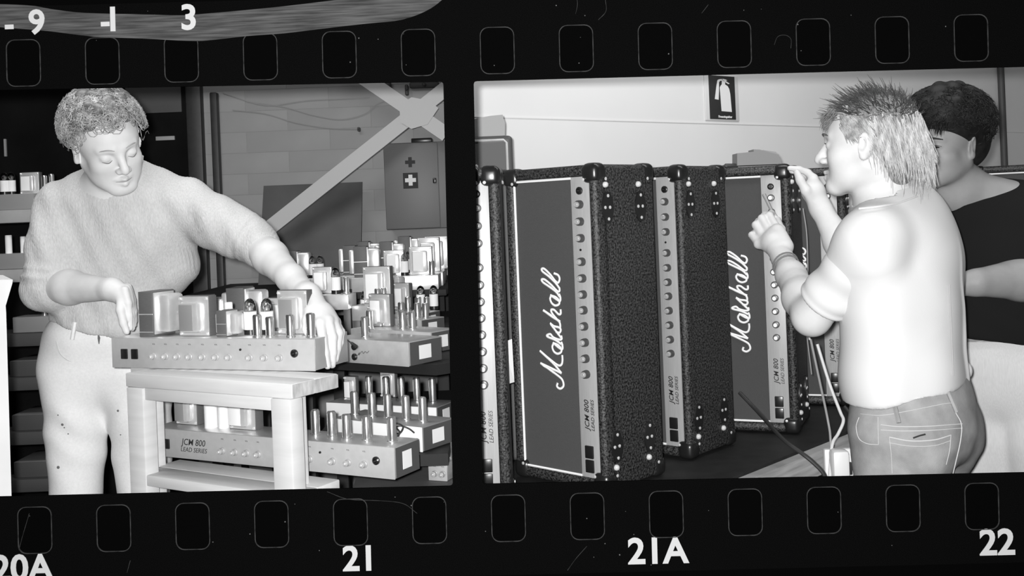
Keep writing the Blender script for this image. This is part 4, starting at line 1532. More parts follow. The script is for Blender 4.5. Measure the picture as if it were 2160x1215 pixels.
# his left hand, fingers down over the other end
pm = P(680, 664, 2.52)
b.cone(wL, pm, .027, .026, .02)
b.cone(wL, P(664, 668, 2.50), .024, .020, .02)
for (a0, a1, a2, a3, r) in (((676, 682, 2.47), (681, 715, 2.445), (686, 745, 2.445), (691, 772, 2.45), .0108),
                            ((692, 676, 2.485), (702, 712, 2.46), (702, 745, 2.46), (701, 770, 2.465), .0108),
                            ((703, 676, 2.505), (715, 702, 2.48), (712, 735, 2.48), (708, 758, 2.485), .0102),
                            ((708, 680, 2.525), (720, 700, 2.50), (718, 722, 2.50), (713, 742, 2.505), .0092)):
    b.cone(pm, P(*a0), .024, .014, .012)
    finger(b, [P(*a0), P(*a1), P(*a2), P(*a3)], r + .0012, r - .0022)
finger(b, [P(660, 650, 2.52), P(649, 676, 2.49), P(648, 694, 2.48), P(654, 708, 2.475)], .0150, .0095, .008)
v, f = b.mesh('body', .0034, 1)
quad_object('body', v, f, M_SKIN, man)

# jumper
j = Body()
j.ell(chest, (.192, .128, .185), None, .06)
j.ell(waist.lerp(chest, .25), (.175, .122, .17), None, .06)
j.ell(waist + Vector((0, 0, -.0)), (.158, .118, .085), None, .05)
j.cone(nk + Vector((0, .012, -.035)), sR, .062, .066, .05).cone(nk + Vector((0, .012, -.035)), sL, .062, .066, .05)
j.chain([sR, sR.lerp(eR, .5), eR], [.074, .072, .068], .04)
j.chain([sL, sL.lerp(eL, .55), eL], [.074, .070, .062], .04)
j.cone(eR, eR.lerp(wR, .10), .066, .056, .02)
j.cone(eL, eL.lerp(wL, .10), .058, .054, .015)
j.cone(P(330, 480, 2.95), P(372, 560, 2.97), .085, .060, .06)
# rolled sleeve folds
for t, r in ((.70, .070), (.82, .068), (.94, .066)):
    c = sL.lerp(eL, t)
    ax_ = (eL - sL).normalized()
    q = Head(c, ax_, (0, 0, 1)).axes()
    j.ell(c, (r, .016, r), q, .008)
for t, r in ((.82, .076), (.93, .078)):
    c = sR.lerp(eR, t)
    q = Head(c, (eR - sR).normalized(), (0, -1, 0)).axes()
    j.ell(c, (r, .018, r), q, .012)
# neck opening
j.ell(P(234, 356, 2.865), (.070, .062, .046), None, .010, True)
# hem
j.ell(P(228, 690, 2.985), (.160, .118, .06), None, .05)
hn = Vector((.26, 0, 1)).normalized()
hc = P(215, 690, 2.985) - hn * 1.5
j.ell(hc, (1.5, 1.5, 1.5), None, .004, True)


def knit(v, nr):
    x, z = v[:, 0], v[:, 2]
    big = .0035 * np.sin(x * 38 + z * 11 + 2 * np.sin(z * 17)) * np.sin(z * 29 - x * 13) + .0018 * np.sin(x * 95 + z * 40)
    return big + .0007 * np.sin(x * 900)


v, f = j.mesh('jumper', .0042, 1, fold=knit)
M_JUMPER = mat('pale_rib_knit', 0.50, 0.95, var=.10, scale=260, bump=.9, bscale=330, spec=.05, stretch=(1, 1, .35))
quad_object('jumper', v, f, M_JUMPER, man)
drawn(v, [(190, 346), (198, 366), (214, 382), (234, 392), (252, 397)], .0042, 'collar', M_JUMPER, man)
drawn(v, [(292, 352), (298, 342), (300, 330)], .0042, 'collar', M_JUMPER, man)

# jeans
t = Body()
t.ell(pel + Vector((0, 0, .05)), (.166, .114, .12), None, .05)
t.ell(pel + Vector((0, .01, -.03)), (.172, .100, .10), None, .05)
for h_, kn, an in ((hipR, knR, anR), (hipL, knL, anL)):
    t.cone(h_ + Vector((0, -.012, .02)), h_.lerp(kn, .5), .097, .080, .035)
    t.chain([h_.lerp(kn, .5), kn, an + Vector((0, 0, .02))], [.080, .067, .060], .012)
t.ell(P(224, 700, 2.99), (.160, .116, .07), None, .05)
t.ell(P(205, 674, 2.99) + Vector((.26, 0, 1)).normalized() * 1.5, (1.5, 1.5, 1.5), None, .004, True)      # waist edge


def denim(v, nr):
    x, z = v[:, 0], v[:, 2]
    return .0030 * np.sin(z * 60 + 3 * np.sin(x * 20)) * np.exp(-((z - (pel.z - .18)) / .09) ** 2) + .0014 * np.sin(x * 45 + z * 31)


v, f = t.mesh('jeans', .0046, 1, fold=denim)
M_JEANW = mat('bleached_white_denim', 0.74, 0.9, var=.05, scale=160, bump=.25, bscale=500, spec=.1)
quad_object('jeans', v, f, M_JEANW, man)
for (px, py, r) in ((131, 895, .004), (136, 901, .002), (121, 986, .0045), (248, 868, .0035), (143, 915, .002), (253, 918, .002), (124, 875, .002)):
    c = P(px, py, 2.90)
    hit = v[np.argmin(np.linalg.norm((v - V3(c))[:, [0, 2]], axis=1) + .35 * np.abs(v[:, 1] - 2.88))]
    MB().lathe([(r, 0), (r * .9, .001), (r * .3, .0016)], (hit[0], hit[1] - .0005, hit[2]), 'y', 7).build('stain', mat('dark_stain', .12, .9), man, world=True)
c = P(206, 715, 2.86)
hit = v[np.argmin(np.linalg.norm((v - V3(c))[:, [0, 2]], axis=1) + .35 * np.abs(v[:, 1] - 2.86))]
MB().tube([(hit[0] - .002, hit[1] - .001, hit[2] + .014), (hit[0], hit[1] - .002, hit[2]), (hit[0] - .001, hit[1] - .001, hit[2] - .016)], [.001, .0035, .001], 6).build('fly_gap', mat('dark_stain', .12, .9), man, world=True)
for (x0, y0, x1, y1) in ((158, 680, 152, 716),):
    q = [P(x0, y0, 2.862), P((x0 + x1) / 2, (y0 + y1) / 2, 2.858), P(x1, y1, 2.862)]
    MB().tube(q, .006, 6).build('belt_loop', M_JEANW, man, world=True)
for pts in ([(118, 720), (126, 745), (143, 760), (160, 765)],):
    MB().tube(spline([P(x, y, 2.885) for x, y in pts], 5), .0012, 5).build('pocket_seam', mat('seam', .5, .9), man, world=True)
# shoes
for an in (anR, anL):
    sh = Body()
    sh.cone(an + Vector((0, .03, -.045)), an + Vector((0, -.17, -.055)), .044, .036, .02)
    v2, f2 = sh.mesh('shoe', .008, 1)
    quad_object('shoe', v2, f2, mat('dark_shoe', .03, .6), man)

# face: closed lids, brows
curve_parts(hd, man, M_LASH, [([(sx * .020, .0850, -.0065), (sx * .032, .0885, -.0100), (sx * .044, .0790, -.0075)], .0011) for sx in (-1, 1)], 'eyelashes')
curve_parts(hd, man, M_BROWL, [([(sx * .014, .0955, .022), (sx * .030, .0925, .027), (sx * .048, .0760, .021)], .0022) for sx in (-1, 1)], 'eyebrow')
curve_parts(hd, man, M_LIP, [([(-.021, .0845, -.0685), (0, .0955, -.0682), (.021, .0845, -.0685)], .0012)], 'lip_line')

# fair curly hair
hb = Body()
A_ = hd.axes()
hb.ell(hd.at(0, -.020, .052), (.082, .098, .078), A_, .02)
hb.ell(hd.at(0, -.06, -.005), (.070, .05, .06), A_, .03)
for k in range(60):
    th, ph = random.uniform(0, 2 * math.pi), random.uniform(.15, 1.35)
    p = (.080 * math.cos(th) * math.sin(ph), -.018 + .098 * math.sin(th) * math.sin(ph), .060 + .074 * math.cos(ph))
    hb.ell(hd.at(*p), [random.uniform(.012, .02)] * 3, None, .006)
hb.ell(hd.at(0, .105, -.005), (.085, .055, .055), A_, .01, True)
v, f = hb.mesh('hair', .004, 1)
M_HAIR_SHADE = mat('shaded_hair_base', 0.11, 0.5, var=.8, scale=55, spec=.5)  # base darker than the curls: shade in their gaps put into the colour
hair = quad_object('hair', v, f, M_HAIR_SHADE, man)
roots = []
while len(roots) < 1500:
    th, ph = random.uniform(0, 2 * math.pi), math.acos(random.uniform(-.15, 1))
    d = np.array([math.cos(th) * math.sin(ph), math.sin(th) * math.sin(ph), math.cos(ph)])
    if d[1] > .55 and d[2] < .45:
        continue
    p = np.array([0, -.018, .045]) + d * np.array([.082, .098, .082])
    if p[1] > .03 and p[2] < .055:
        continue
    roots.append((p, d, random.random(), random.random(), random.choice((-1, 1))))


def curl(rt, t):
    p, d, a, c, sg = rt
    u = np.cross(d, [.3, .1, .9])
    u /= np.linalg.norm(u) + 1e-9
    w = np.cross(d, u)
    ang = a * 6.28 + sg * t * (4.5 + 3 * c)
    rad = .009 + .006 * c
    return p + d * (.004 + .022 * t) + (u * math.cos(ang) + w * math.sin(ang) - u * math.cos(a * 6.28) - w * math.sin(a * 6.28)) * rad + np.array([0, .012 * t * d[1], -.006 * t * t])


v, f = hair_strands(hd, roots, curl, .0015, 9)
sd = quad_object('curls', v, f, mat('fair_curl', 0.36, 0.45, var=.5, scale=40), hair)
sd.parent = hair

# ---- the fair-haired young man in a white T-shirt, seen from behind his left shoulder
yng = empty('person', (P(1910, 800, 2.42).x, 2.42, 0.0))
tag(yng, 'blond person in a white T-shirt and blue jeans probing an amplifier panel', 'person')
hy = Head(P(1829, 306, 2.42), (-.86, .50, .04), (.04, .02, 1.0), 1.0)
F_ = Vector((-.72, .69, 0)).normalized()                  # body heading
L_ = Vector((-F_.y, F_.x, 0))                             # his left
ax_b = [list(L_), list(F_), [0, 0, 1]]
sL, sR = P(1845, 510, 2.34), P(1852, 485, 2.60)           # shoulders: left is nearer
sL = P(1838, 508, 2.32)
eL, wL = P(1712, 668, 2.46), P(1652, 548, 2.74)
eR, wR = P(1800, 560, 2.78), P(1731, 440, 2.86)
nk = P(1868, 432, 2.44)
chest, waist, pel = P(1905, 545, 2.44), P(1908, 730, 2.44), P(1925, 860, 2.44)
hipL, hipR = pel + L_ * .085 + Vector((0, 0, -.05)), pel - L_ * .085 + Vector((0, 0, -.05))
b = Body()
hy.build(b, nose=1.03)
b.cone(hy.at(0, -.03, -.06), nk, .054, .060, .03)
b.ell(chest, (.155, .10, .17), ax_b, .05)
b.ell(waist, (.135, .09, .15), ax_b, .05)
b.ell(pel, (.15, .105, .11), ax_b, .05)
b.cone(nk, sR, .05, .045, .04).cone(nk, sL, .05, .046, .04)
b.chain([sL, eL], [.050, .044], .03).chain([sR, eR], [.048, .042], .03)
b.chain([eL, eL.lerp(wL, .30), eL.lerp(wL, .7), wL], [.042, .046, .036, .026], .02)
b.chain([eR, eR.lerp(wR, .4), wR], [.042, .041, .026], .02)
for hp in (hipL, hipR):
    kn = Vector((hp.x, hp.y, .50)) + F_ * .03
    an = Vector((hp.x, hp.y, .09))
    b.chain([hp, kn, an], [.085, .055, .04], .04)
    b.cone(an + Vector((0, 0, -.05)), an + F_ * .15 + Vector((0, 0, -.06)), .035, .03, .02)
# his left hand, holding the probe
pm = P(1632, 512, 2.80)
b.cone(wL, pm, .026, .030, .02)
b.cone(P(1655, 520, 2.775), P(1640, 490, 2.815), .024, .022, .015)
for (a0, a1, a2, a3, r) in (((1600, 515, 2.825), (1586, 496, 2.86), (1592, 490, 2.885), (1604, 494, 2.885), .0095),
                            ((1611, 502, 2.83), (1594, 475, 2.868), (1600, 467, 2.895), (1612, 473, 2.90), .0105),
                            ((1624, 492, 2.83), (1607, 461, 2.872), (1613, 454, 2.90), (1624, 462, 2.905), .0108),
                            ((1640, 484, 2.83), (1623, 455, 2.875), (1627, 450, 2.905), (1634, 458, 2.915), .0105)):
    b.cone(pm, P(*a0), .026, .0135, .012)
    finger(b, [P(*a0), P(*a1), P(*a2), P(*a3)], r + .0015, r - .002)
finger(b, [P(1652, 512, 2.80), P(1648, 484, 2.86), P(1640, 463, 2.90)], .0125, .009, .008)
# his right hand beyond his face
pm = P(1716, 404, 2.87)
b.cone(wR, pm, .027, .030, .02)
for (a0, a1, a2, a3, r) in (((1716, 376, 2.88), (1704, 364, 2.885), (1686, 357, 2.885), (1666, 355, 2.885), .0098),
                            ((1712, 382, 2.895), (1700, 368, 2.905), (1685, 362, 2.91), (1670, 361, 2.912), .0098),
                            ((1712, 390, 2.91), (1702, 374, 2.925), (1690, 368, 2.93), (1680, 367, 2.932), .0092)):
    b.cone(pm, P(*a0), .026, .013, .012)
    finger(b, [P(*a0), P(*a1), P(*a2), P(*a3)], r + .0012, r - .002)
finger(b, [P(1716, 425, 2.855), P(1700, 402, 2.845), P(1688, 380, 2.85), P(1681, 364, 2.86)], .0145, .0092, .008)
v, f = b.mesh('body', .0034, 1)
quad_object('body', v, f, M_SKIN, yng)

# T-shirt: loose and square
j = Body()
j.ell(chest + Vector((0, 0, .0)), (.180, .122, .19), ax_b, .06)
j.ell(waist + Vector((-.004, 0, .06)), (.176, .122, .21), ax_b, .06)
j.ell(waist + Vector((-.006, 0, -.03)), (.172, .124, .12), ax_b, .05)
j.cone(nk + Vector((.01, 0, -.045)), sR, .06, .064, .05).cone(nk + Vector((.01, 0, -.045)), sL, .062, .066, .05)
j.cone(nk + Vector((.01, 0, -.045)), chest, .066, .09, .05)
c1 = sL.lerp(eL, .80)
j.cone(sL, sL.lerp(eL, .3), .068, .060, .04)
j.cone(sL + Vector((0, 0, -.05)), waist + L_ * .07 + Vector((0, 0, .06)), .050, .085, .04)
j.cone(sR, sR.lerp(eR, .6), .066, .068, .04)
j.ell(waist + Vector((-.006, 0, -.11)), (.170, .125, .13), ax_b, .05)
hn = Vector((-.13, .04, 1)).normalized()
j.ell(P(1914, 815, 2.44) - hn * 1.5, (1.5, 1.5, 1.5), None, .004, True)       # hem
j.ell(hy.at(0, -.03, -.13), (.062, .062, .035), hy.axes(), .006, True)
j.ell(P(2036, 780, 2.47), (.016, .02, .022), None, .012)                            # tail of the shirt


def cotton(v, nr):
    x, z = v[:, 0], v[:, 2]
    return .0045 * np.sin(x * 40 + z * 13 + 2 * np.sin(z * 9)) * np.clip((1.40 - z) * 2, 0, 1) + .002 * np.sin(z * 41 + x * 25) + .006 * np.exp(-((x - 1.02 - .05 * (1.2 - z)) / .006) ** 2) * np.clip((1.3 - z) * 4, 0, 1)


v, f = j.mesh('t_shirt', .0044, 1, fold=cotton)
quad_object('t_shirt', v, f, mat('white_cotton', .66, .9, bump=.12, bscale=400, spec=.05), yng)
# side seam and sleeve
M_COTTON = mat('white_cotton', .72)


drawn(v, [(2003, 600), (2007, 690), (2011, 792)], .0011, 'side_seam', mat('shirt_seam', .40, .9), yng)
drawn(v, [(1812, 440), (1850, 436), (1895, 428), (1935, 414)], .0022, 'neck_band', mat('shirt_band', .62, .9), yng)
dr_ = (eL - sL).normalized()
sl_ = Body()
sl_.cone(sL + Vector((.01, .0, -.005)), c1 + dr_ * .05, .070, .0585, .02)
sl_.cone(c1 - dr_ * .02, c1 + dr_ * .12, .0515, .0515, .004, True)
sl_.ell(c1 + dr_ * .6, (.6, .6, .6), None, .003, True)


def cuff(v, nr):
    a = (v - V3(sL)) @ V3(dr_)
    return .0035 * np.sin(a * 85 + 9 * v[:, 0]) * np.clip(a * 6, 0, 1) + .004 * np.exp(-((a - (c1 - sL).length + .006) / .008) ** 2)


v, f = sl_.mesh('sleeve', .0038, 1, fold=cuff)
quad_object('sleeve', v, f, M_COTTON, yng)
# jeans
t = Body()
t.ell(pel + Vector((0, 0, .03)), (.160, .125, .13), ax_b, .05)
t.ell(pel + Vector((0, 0, -.05)), (.172, .135, .11), ax_b, .05)
for hp in (hipL, hipR):
    kn = Vector((hp.x, hp.y, .50)) + F_ * .03
    an = Vector((hp.x, hp.y, .09))
    t.chain([hp, hp.lerp(kn, .5), kn, an], [.100, .088, .072, .062], .03)
    t.ell(hp - F_ * .05 + Vector((0, 0, -.02)), (.078, .075, .085), ax_b, .03)


def denim2(v, nr):
    x, z = v[:, 0], v[:, 2]
    return .0022 * np.sin(z * 70 + 3 * np.sin(x * 30)) * np.clip((.98 - z) * 3, 0, 1) + .0012 * np.sin(x * 45 + z * 31)


v, f = t.mesh('jeans', .0042, 1, fold=denim2)
M_DENIM = mat('mid_blue_denim', .30, .9, var=.22, scale=22, bump=.35, bscale=520, spec=.1)
quad_object('jeans', v, f, M_DENIM, yng)
M_STITCH = mat('pale_stitching', .52, .9)


for pts, r in (([(1815, 873), (1860, 876), (1920, 866), (1990, 852), (2012, 850)], .0008),                     # waistband seam
               ([(1858, 896), (1900, 900), (1960, 899), (2030, 894)], .0012), ([(1858, 907), (1900, 909), (1960, 908), (2030, 903)], .0010),
               ([(2000, 828), (2015, 868), (2028, 895), (2026, 930), (2016, 975), (2010, 1000)], .0012),
               ([(1876, 922), (1920, 930), (1970, 928), (2006, 918)], .0016), ([(1876, 934), (1920, 941), (1970, 940), (2004, 930)], .0008),
               ([(1876, 922), (1880, 960), (1882, 998)], .0008), ([(2006, 918), (2003, 950), (1996, 980)], .0008),
               ([(1812, 880), (1806, 900), (1812, 925), (1830, 936), (1852, 938)], .0010), ([(1852, 880), (1853, 938)], .0008)):
    drawn(v, pts, r, 'stitching', M_STITCH, yng)
for a, b_ in (((1884, 842), (1896, 892)), ((2000, 826), (2018, 868))):
    q = [on_mesh(v, a[0] + (b_[0] - a[0]) * i / 4, a[1] + (b_[1] - a[1]) * i / 4, .002) for i in range(5)]
    q = [p for p in q if p is not None]
    if len(q) > 2:
        MB().tube(q, .0055, 6).build('belt_loop', M_DENIM, yng, world=True)
drawn(v, [(1926, 924), (1940, 919), (1952, 916)], .0018, 'pocket_gap', M_INK, yng)
for an in (hipL, hipR):
    sh = Body()
    q = Vector((an.x, an.y, .045))
    sh.cone(q - F_ * .05, q + F_ * .17 + Vector((0, 0, -.006)), .044, .036, .02)
    v2, f2 = sh.mesh('shoe', .008, 1)
    quad_object('shoe', v2, f2, mat('dark_shoe', .03, .6), yng)
# cord bracelet
ctr = eL.lerp(wL, .88)
axw = (wL - eL).normalized()
u1 = axw.cross(Vector((0, 0, 1))).normalized()
u2 = axw.cross(u1)
for off in (-.006, .010):
    pts = [ctr + axw * (off + .006 * math.cos(a)) + (u1 * math.cos(a) + u2 * math.sin(a)) * .0335 for a in [2 * math.pi * i / 24 for i in range(25)]]
    MB().tube(pts, .0022, 6).build('bracelet', mat('dark_cord', .16, .8), yng, world=True)
# face
curve_parts(hy, yng, M_LASH, [([(sx * .018, .0955, .021), (sx * .030, .0935, .026), (sx * .048, .0765, .020)], .0026) for sx in (-1, 1)], 'eyebrow')
curve_parts(hy, yng, M_LASH, [([(sx * .020, .0865, .001), (sx * .032, .0890, .0040), (sx * .045, .0780, .000)], .0012) for sx in (-1, 1)], 'eyelashes')
curve_parts(hy, yng, M_LIP, [([(-.021, .0845, -.0685), (0, .0955, -.0682), (.021, .0845, -.0685)], .0012)], 'lip_line')

# mullet: short spiky top, long fair back
A_ = hy.axes()
hb = Body()
hb.ell(hy.at(0, -.022, .045), (.080, .094, .074), A_, .02)
hb.ell(hy.at(0, -.065, -.01), (.066, .045, .075), A_, .03)
hb.ell(hy.at(0, -.070, -.058), (.045, .026, .04), A_, .03)
hb.ell(hy.at(0, .106, -.018), (.1, .064, .066), A_, .012, True)
for sx in (-1, 1):
    hb.ell(hy.at(sx * .09, .002, -.015), (.03, .030, .042), A_, .008, True)
v, f = hb.mesh('hair', .004, 1)
hair = quad_object('hair', v, f, mat('mousy_hair', .17, .55, var=.6, scale=70, stretch=(3, 3, 1)), yng)
roots = []
while len(roots) < 900:                                # spiky dark-rooted top
    th, ph = random.uniform(0, 2 * math.pi), math.acos(random.uniform(.25, 1))
    d = np.array([math.cos(th) * math.sin(ph), math.sin(th) * math.sin(ph), math.cos(ph)])
    p = np.array([0, -.020, .040]) + d * np.array([.078, .092, .076])
    if p[1] > .068 and p[2] < .06:
        continue
    roots.append((p, d + np.array(rng.normal(0, .28, 3)), random.uniform(.5, 1.2)))
spike = lambda rt, t: rt[0] + rt[1] * np.array([1, 1, 1.1]) * .026 * t * rt[2] + np.array([0, .014 * t * t, 0])
v, f = hair_strands(hy, roots, spike, .0012, 5)
quad_object('spiky_top', v, f, mat('dark_roots', .055, .5, var=.5, scale=60), hair)
roots = []
while len(roots) < 1500:                               # fair lengths swept back over the neck
    th, ph = random.uniform(0, 2 * math.pi), math.acos(random.uniform(-.35, .75))
    d = np.array([math.cos(th) * math.sin(ph), math.sin(th) * math.sin(ph), math.cos(ph)])
    p = np.array([0, -.024, .030]) + d * np.array([.079, .094, .078])
    if p[1] > .060 or (p[1] > .002 and p[2] < .014):
        continue
    roots.append((p, d, random.uniform(.55, 1.25), random.random()))


def sweep(rt, t):
    p, d, l, a = rt
    drop = max(0.0, min(1.0, (.035 - p[1]) / .10))
    q = p + d * (.005 + .004 * math.sin(a * 6 + t * 3)) + np.array([-p[0] * .15 * t, -.050 * t * (1 - drop * .4), -(.030 + .080 * drop) * t * l])
    q[1] += .018 * t * t * (1 if p[2] < .02 else 0)
    q[0] += .006 * math.sin(a * 6.28 + t * 5)
    return q


v, f = hair_strands(hy, roots, sweep, .0013, 7)
quad_object('long_back_hair', v, f, mat('fair_lengths', .46, .4, var=.55, scale=30, stretch=(4, 4, 1)), hair)
roots = [(np.array([random.uniform(-.06, .06), random.uniform(.055, .075), random.uniform(.060, .085)]), random.random(), random.random()) for _ in range(260)]
fr_ = lambda rt, t: rt[0] + np.array([.006 * (rt[1] - .5), .022 * math.sin(t * 1.6), -.034 * t * (.6 + .6 * rt[2])])
v, f = hair_strands(hy, roots, fr_, .0012, 6)
quad_object('fringe', v, f, mat('fringe_hair', .20, .5, var=.5, scale=40), hair)

tp_ = lambda rt, t: rt[0] + np.array([np.sign(rt[0][0]) * .006 * math.sin(t * 3), (-.016 + .02 * (rt[1] - .5)) * t, -.036 * t * (.5 + .7 * rt[2])])
for sx in (-1, 1):
    roots = [(np.array([sx * random.uniform(.072, .079), random.uniform(-.004, .046), random.uniform(.034, .066)]), random.random(), random.random()) for _ in range(280)]
    v, f = hair_strands(hy, roots, tp_, .0014, 6)
    quad_object('temple_hair', v, f, mat('temple_strand', .33, .5, var=.6, scale=60), hair)

# ---- probe in his hand
d_p = 2.96
pb = empty('test_probe', P(1630, 470, 2.92))
tag(pb, 'thin pale test probe held against the amplifier control panel', 'probe')
tip = P(1611, 410, 2.965)
MB().tube([tip, tip.lerp(P(1636, 462, 2.915), .2), P(1636, 462, 2.915)], [.0055, .0045, .0042], 8).build('shaft', mat('mid_grey_cable', .28, .5), pb, world=True)
MB().tube(spline([P(1636, 462, 2.915), P(1648, 490, 2.87), P(1660, 525, 2.80), P(1676, 575, 2.76), P(1690, 640, 2.72), P(1708, 716, 2.735)], 6), .0030, 8).build('lead', M_CABL, pb, world=True)

# ---- the dark-haired man in a black T-shirt behind him
old = empty('person', (P(2085, 800, 2.86).x, 2.86, 0.0))
tag(old, 'dark-haired person in a black T-shirt and pale trousers watching from the right', 'person')
ho = Head(P(1987, 304, 2.84), (-.80, -.58, -.10), (.02, -.10, 1.0), .99)
F2 = Vector((-.62, -.78, 0)).normalized()
R2 = Vector((F2.y, -F2.x, 0)) * 1.0
R2 = F2.cross(Vector((0, 0, 1)))
ax_o = [list(R2), list(F2), [0, 0, 1]]
nk = P(2018, 398, 2.88)
chest, waist, pel = P(2085, 530, 2.92), P(2100, 680, 2.92), P(2125, 752, 2.92)
oL, oR = chest - R2 * .19 + Vector((0, 0, .11)), chest + R2 * .19 + Vector((0, 0, .11))
oeL, oeR = P(2215, 585, 2.80), P(1990, 600, 2.98)
owL, owR = P(2062, 596, 2.74), P(2075, 610, 2.86)
b = Body()
ho.build(b, wide=1.05, full=.010, nose=.98)
b.cone(ho.at(0, -.025, -.06), nk, .062, .068, .03)
b.ell(chest, (.19, .12, .18), ax_o, .05)
b.ell(waist, (.17, .12, .15), ax_o, .05)
b.ell(pel, (.165, .12, .12), ax_o, .05)
b.cone(nk, oL, .055, .05, .04).cone(nk, oR, .055, .05, .04)
b.chain([oL, oeL], [.055, .048], .03).chain([oR, oeR], [.055, .048], .03)
b.chain([oeL, oeL.lerp(owL, .4), owL], [.052, .056, .036], .02).chain([oeR, owR], [.046, .03], .02)
for w_, dr in ((owL, Vector((-.075, .02, -.01))), (owR, Vector((.07, -.01, -.01)))):
    pm = w_ + dr * .7
    b.cone(w_, pm, .028, .030, .02)
    sd = dr.normalized()
    up = Vector((0, 0, 1))
    for i in range(4):
        q = pm + sd * .03 + up * (.026 - .017 * i)
        finger(b, [q, q + sd * .035 + Vector((0, .01, 0)), q + sd * .055 + Vector((0, .03, 0)), q + sd * .05 + Vector((0, .045, 0))], .0105, .0085)
    finger(b, [pm + up * .02, pm + up * .045 + sd * .02, pm + up * .055 + sd * .045], .0125, .0095, .008)
ohL, ohR = pel - R2 * .09 + Vector((0, 0, -.04)), pel + R2 * .09 + Vector((0, 0, -.04))
for hp in (ohL, ohR):
    kn = Vector((hp.x, hp.y, .50)) + F2 * .02
    an = Vector((hp.x, hp.y, .09))
    b.chain([hp, kn, an], [.09, .058, .042], .04)
    b.cone(an + Vector((0, 0, -.05)), an + F2 * .15 + Vector((0, 0, -.06)), .035, .03, .02)
v, f = b.mesh('body', .0036, 1)
quad_object('body', v, f, M_SKIN2, old)
j = Body()
j.ell(chest, (.215, .145, .20), ax_o, .06)
j.ell(waist, (.195, .14, .14), ax_o, .06)
j.cone(nk + Vector((.012, .02, -.05)), oL, .066, .072, .05).cone(nk + Vector((.012, .02, -.05)), oR, .066, .072, .05)
j.cone(oL, oL.lerp(oeL, .62), .074, .072, .04).cone(oR, oR.lerp(oeR, .62), .074, .072, .04)
j.ell(ho.at(0, .02, -.145), (.068, .078, .045), ho.axes(), .006, True)
hn = Vector((.16, 0, 1)).normalized()
j.ell(P(2105, 712, 2.92) - hn * 1.5, (1.5, 1.5, 1.5), None, .004, True)
v, f = j.mesh('t_shirt', .0046, 1, fold=lambda v, nr: .003 * np.sin(v[:, 2] * 60 + v[:, 0] * 40) * np.clip((1.22 - v[:, 2]) * 3, 0, 1))
quad_object('t_shirt', v, f, mat('black_cotton', .011, .9, spec=.1), old)
t = Body()
t.ell(pel + Vector((0, 0, .02)), (.19, .14, .10), ax_o, .05)
t.ell(pel + Vector((0, 0, -.05)), (.20, .155, .15), ax_o, .05)
for hp in (ohL, ohR):
    kn = Vector((hp.x, hp.y, .50)) + F2 * .02
    an = Vector((hp.x, hp.y, .09))
    t.chain([hp, hp.lerp(kn, .5), kn, an], [.120, .110, .085, .066], .04)
for k in range(20):
    a0, a1 = 2 * math.pi * k / 20, 2 * math.pi * (k + 1) / 20
    fn_ = lambda a: pel + Vector((0, 0, .105)) + R2 * math.cos(a) * .178 + F2 * math.sin(a) * .128
    t.cone(fn_(a0), fn_(a1), .014, .014, .01)
v, f = t.mesh('trousers', .0046, 1, fold=lambda v, nr: .002 * np.sin(v[:, 2] * 35 + v[:, 0] * 20))
quad_object('trousers', v, f, mat('pale_cord_trousers', .60, .9, var=.08, scale=120, stretch=(4, 4, .3), spec=.1), old)
for px, py in ((2110, 712), (2140, 702), (2150, 716)):
    q = on_mesh(v, px, py, .001)
    if q is not None:
        MB().lathe([(.006, 0), (.0055, .003), (.002, .005)], q, 'y', 10).build('stud', mat('dark_stud', .08, .3, .6), old, world=True)
drawn(v, [(2058, 722), (2085, 716), (2120, 706), (2158, 698)], .0010, 'stitching', M_STITCH, old)
for an in (ohL, ohR):
    sh = Body()
    q = Vector((an.x, an.y, .045))
    sh.cone(q - F2 * .05, q + F2 * .17 + Vector((0, 0, -.006)), .044, .036, .02)
    v2, f2 = sh.mesh('shoe', .008, 1)
    quad_object('shoe', v2, f2, mat('dark_shoe', .03, .6), old)
curve_parts(ho, old, mat('black_brow', .03, .8), [([(sx * .014, .0965, .022), (sx * .030, .0945, .025), (sx * .050, .0770, .020)], .0032) for sx in (-1, 1)], 'eyebrow')
curve_parts(ho, old, mat('dark_eye', .02, .25), [([(sx * .022, .0862, -.0005), (sx * .032, .0880, .0005), (sx * .043, .0805, -.001)], .0030) for sx in (-1, 1)], 'eye')
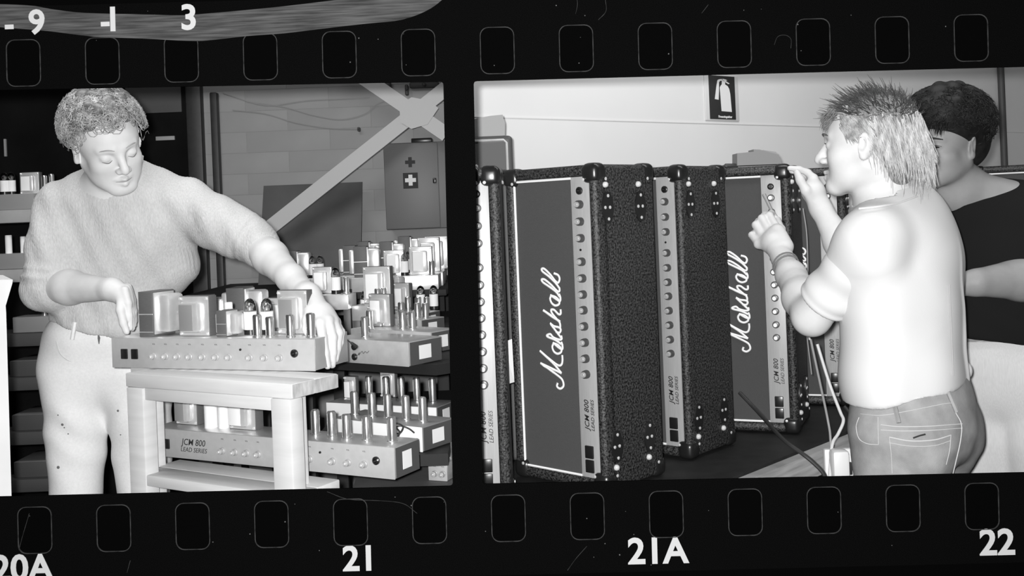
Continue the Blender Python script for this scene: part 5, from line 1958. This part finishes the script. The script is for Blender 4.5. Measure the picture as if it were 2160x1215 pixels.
curve_parts(ho, old, mat('black_brow', .03, .8), [([(sx * .019, .0860, .0035), (sx * .032, .0895, .0055), (sx * .046, .0780, .001)], .0014) for sx in (-1, 1)], 'eyelashes')
curve_parts(ho, old, M_LIP, [([(-.021, .0845, -.0685), (0, .0955, -.0682), (.021, .0845, -.0685)], .0014)], 'lip_line')
# thick dark hair
A_ = ho.axes()
hb = Body()
hb.ell(ho.at(0, -.030, .066), (.104, .118, .090), A_, .03)
hb.ell(ho.at(0, -.070, .005), (.094, .070, .090), A_, .03)
hb.ell(ho.at(0, .045, .088), (.080, .050, .045), A_, .02)
for k in range(40):
    th, ph = random.uniform(0, 2 * math.pi), random.uniform(.1, 1.5)
    hb.ell(ho.at(.098 * math.cos(th) * math.sin(ph), -.028 + .112 * math.sin(th) * math.sin(ph), .066 + .085 * math.cos(ph)), [random.uniform(.014, .024)] * 3, None, .012)
hb.ell(ho.at(0, .128, -.020), (.088, .072, .072), A_, .012, True)
for sx in (-1, 1):
    hb.ell(ho.at(sx * .10, .022, -.042), (.035, .040, .046), A_, .008, True)
v, f = hb.mesh('hair', .004, 1)
hair = quad_object('hair', v, f, mat('near_black_hair', .010, .6, var=.5, scale=60, spec=.25), old)
roots = []
while len(roots) < 1700:
    th, ph = random.uniform(0, 2 * math.pi), math.acos(random.uniform(-.75, 1))
    d = np.array([math.cos(th) * math.sin(ph), math.sin(th) * math.sin(ph), math.cos(ph)])
    p = np.array([0, -.030, .064]) + d * np.array([.102, .116, .088])
    if (p[1] > .03 and p[2] < .066) or (p[1] > -.01 and p[2] < .03) or (abs(p[0]) > .055 and p[1] > -.045 and p[2] < .048):
        continue
    roots.append((p - d * .004, d, random.random(), random.random(), random.choice((-1, 1))))
v, f = hair_strands(ho, roots, curl, .0013, 8)
quad_object('waves', v, f, mat('near_black_strand', .012, .5, spec=.3), hair)
roots = [(np.array([random.uniform(-.062, .062), random.uniform(.050, .080), random.uniform(.062, .084)]), random.random(), random.random()) for _ in range(420)]
v, f = hair_strands(ho, roots, fr_, .0012, 6)
quad_object('fringe', v, f, mat('near_black_strand', .012, .5, spec=.3), hair)
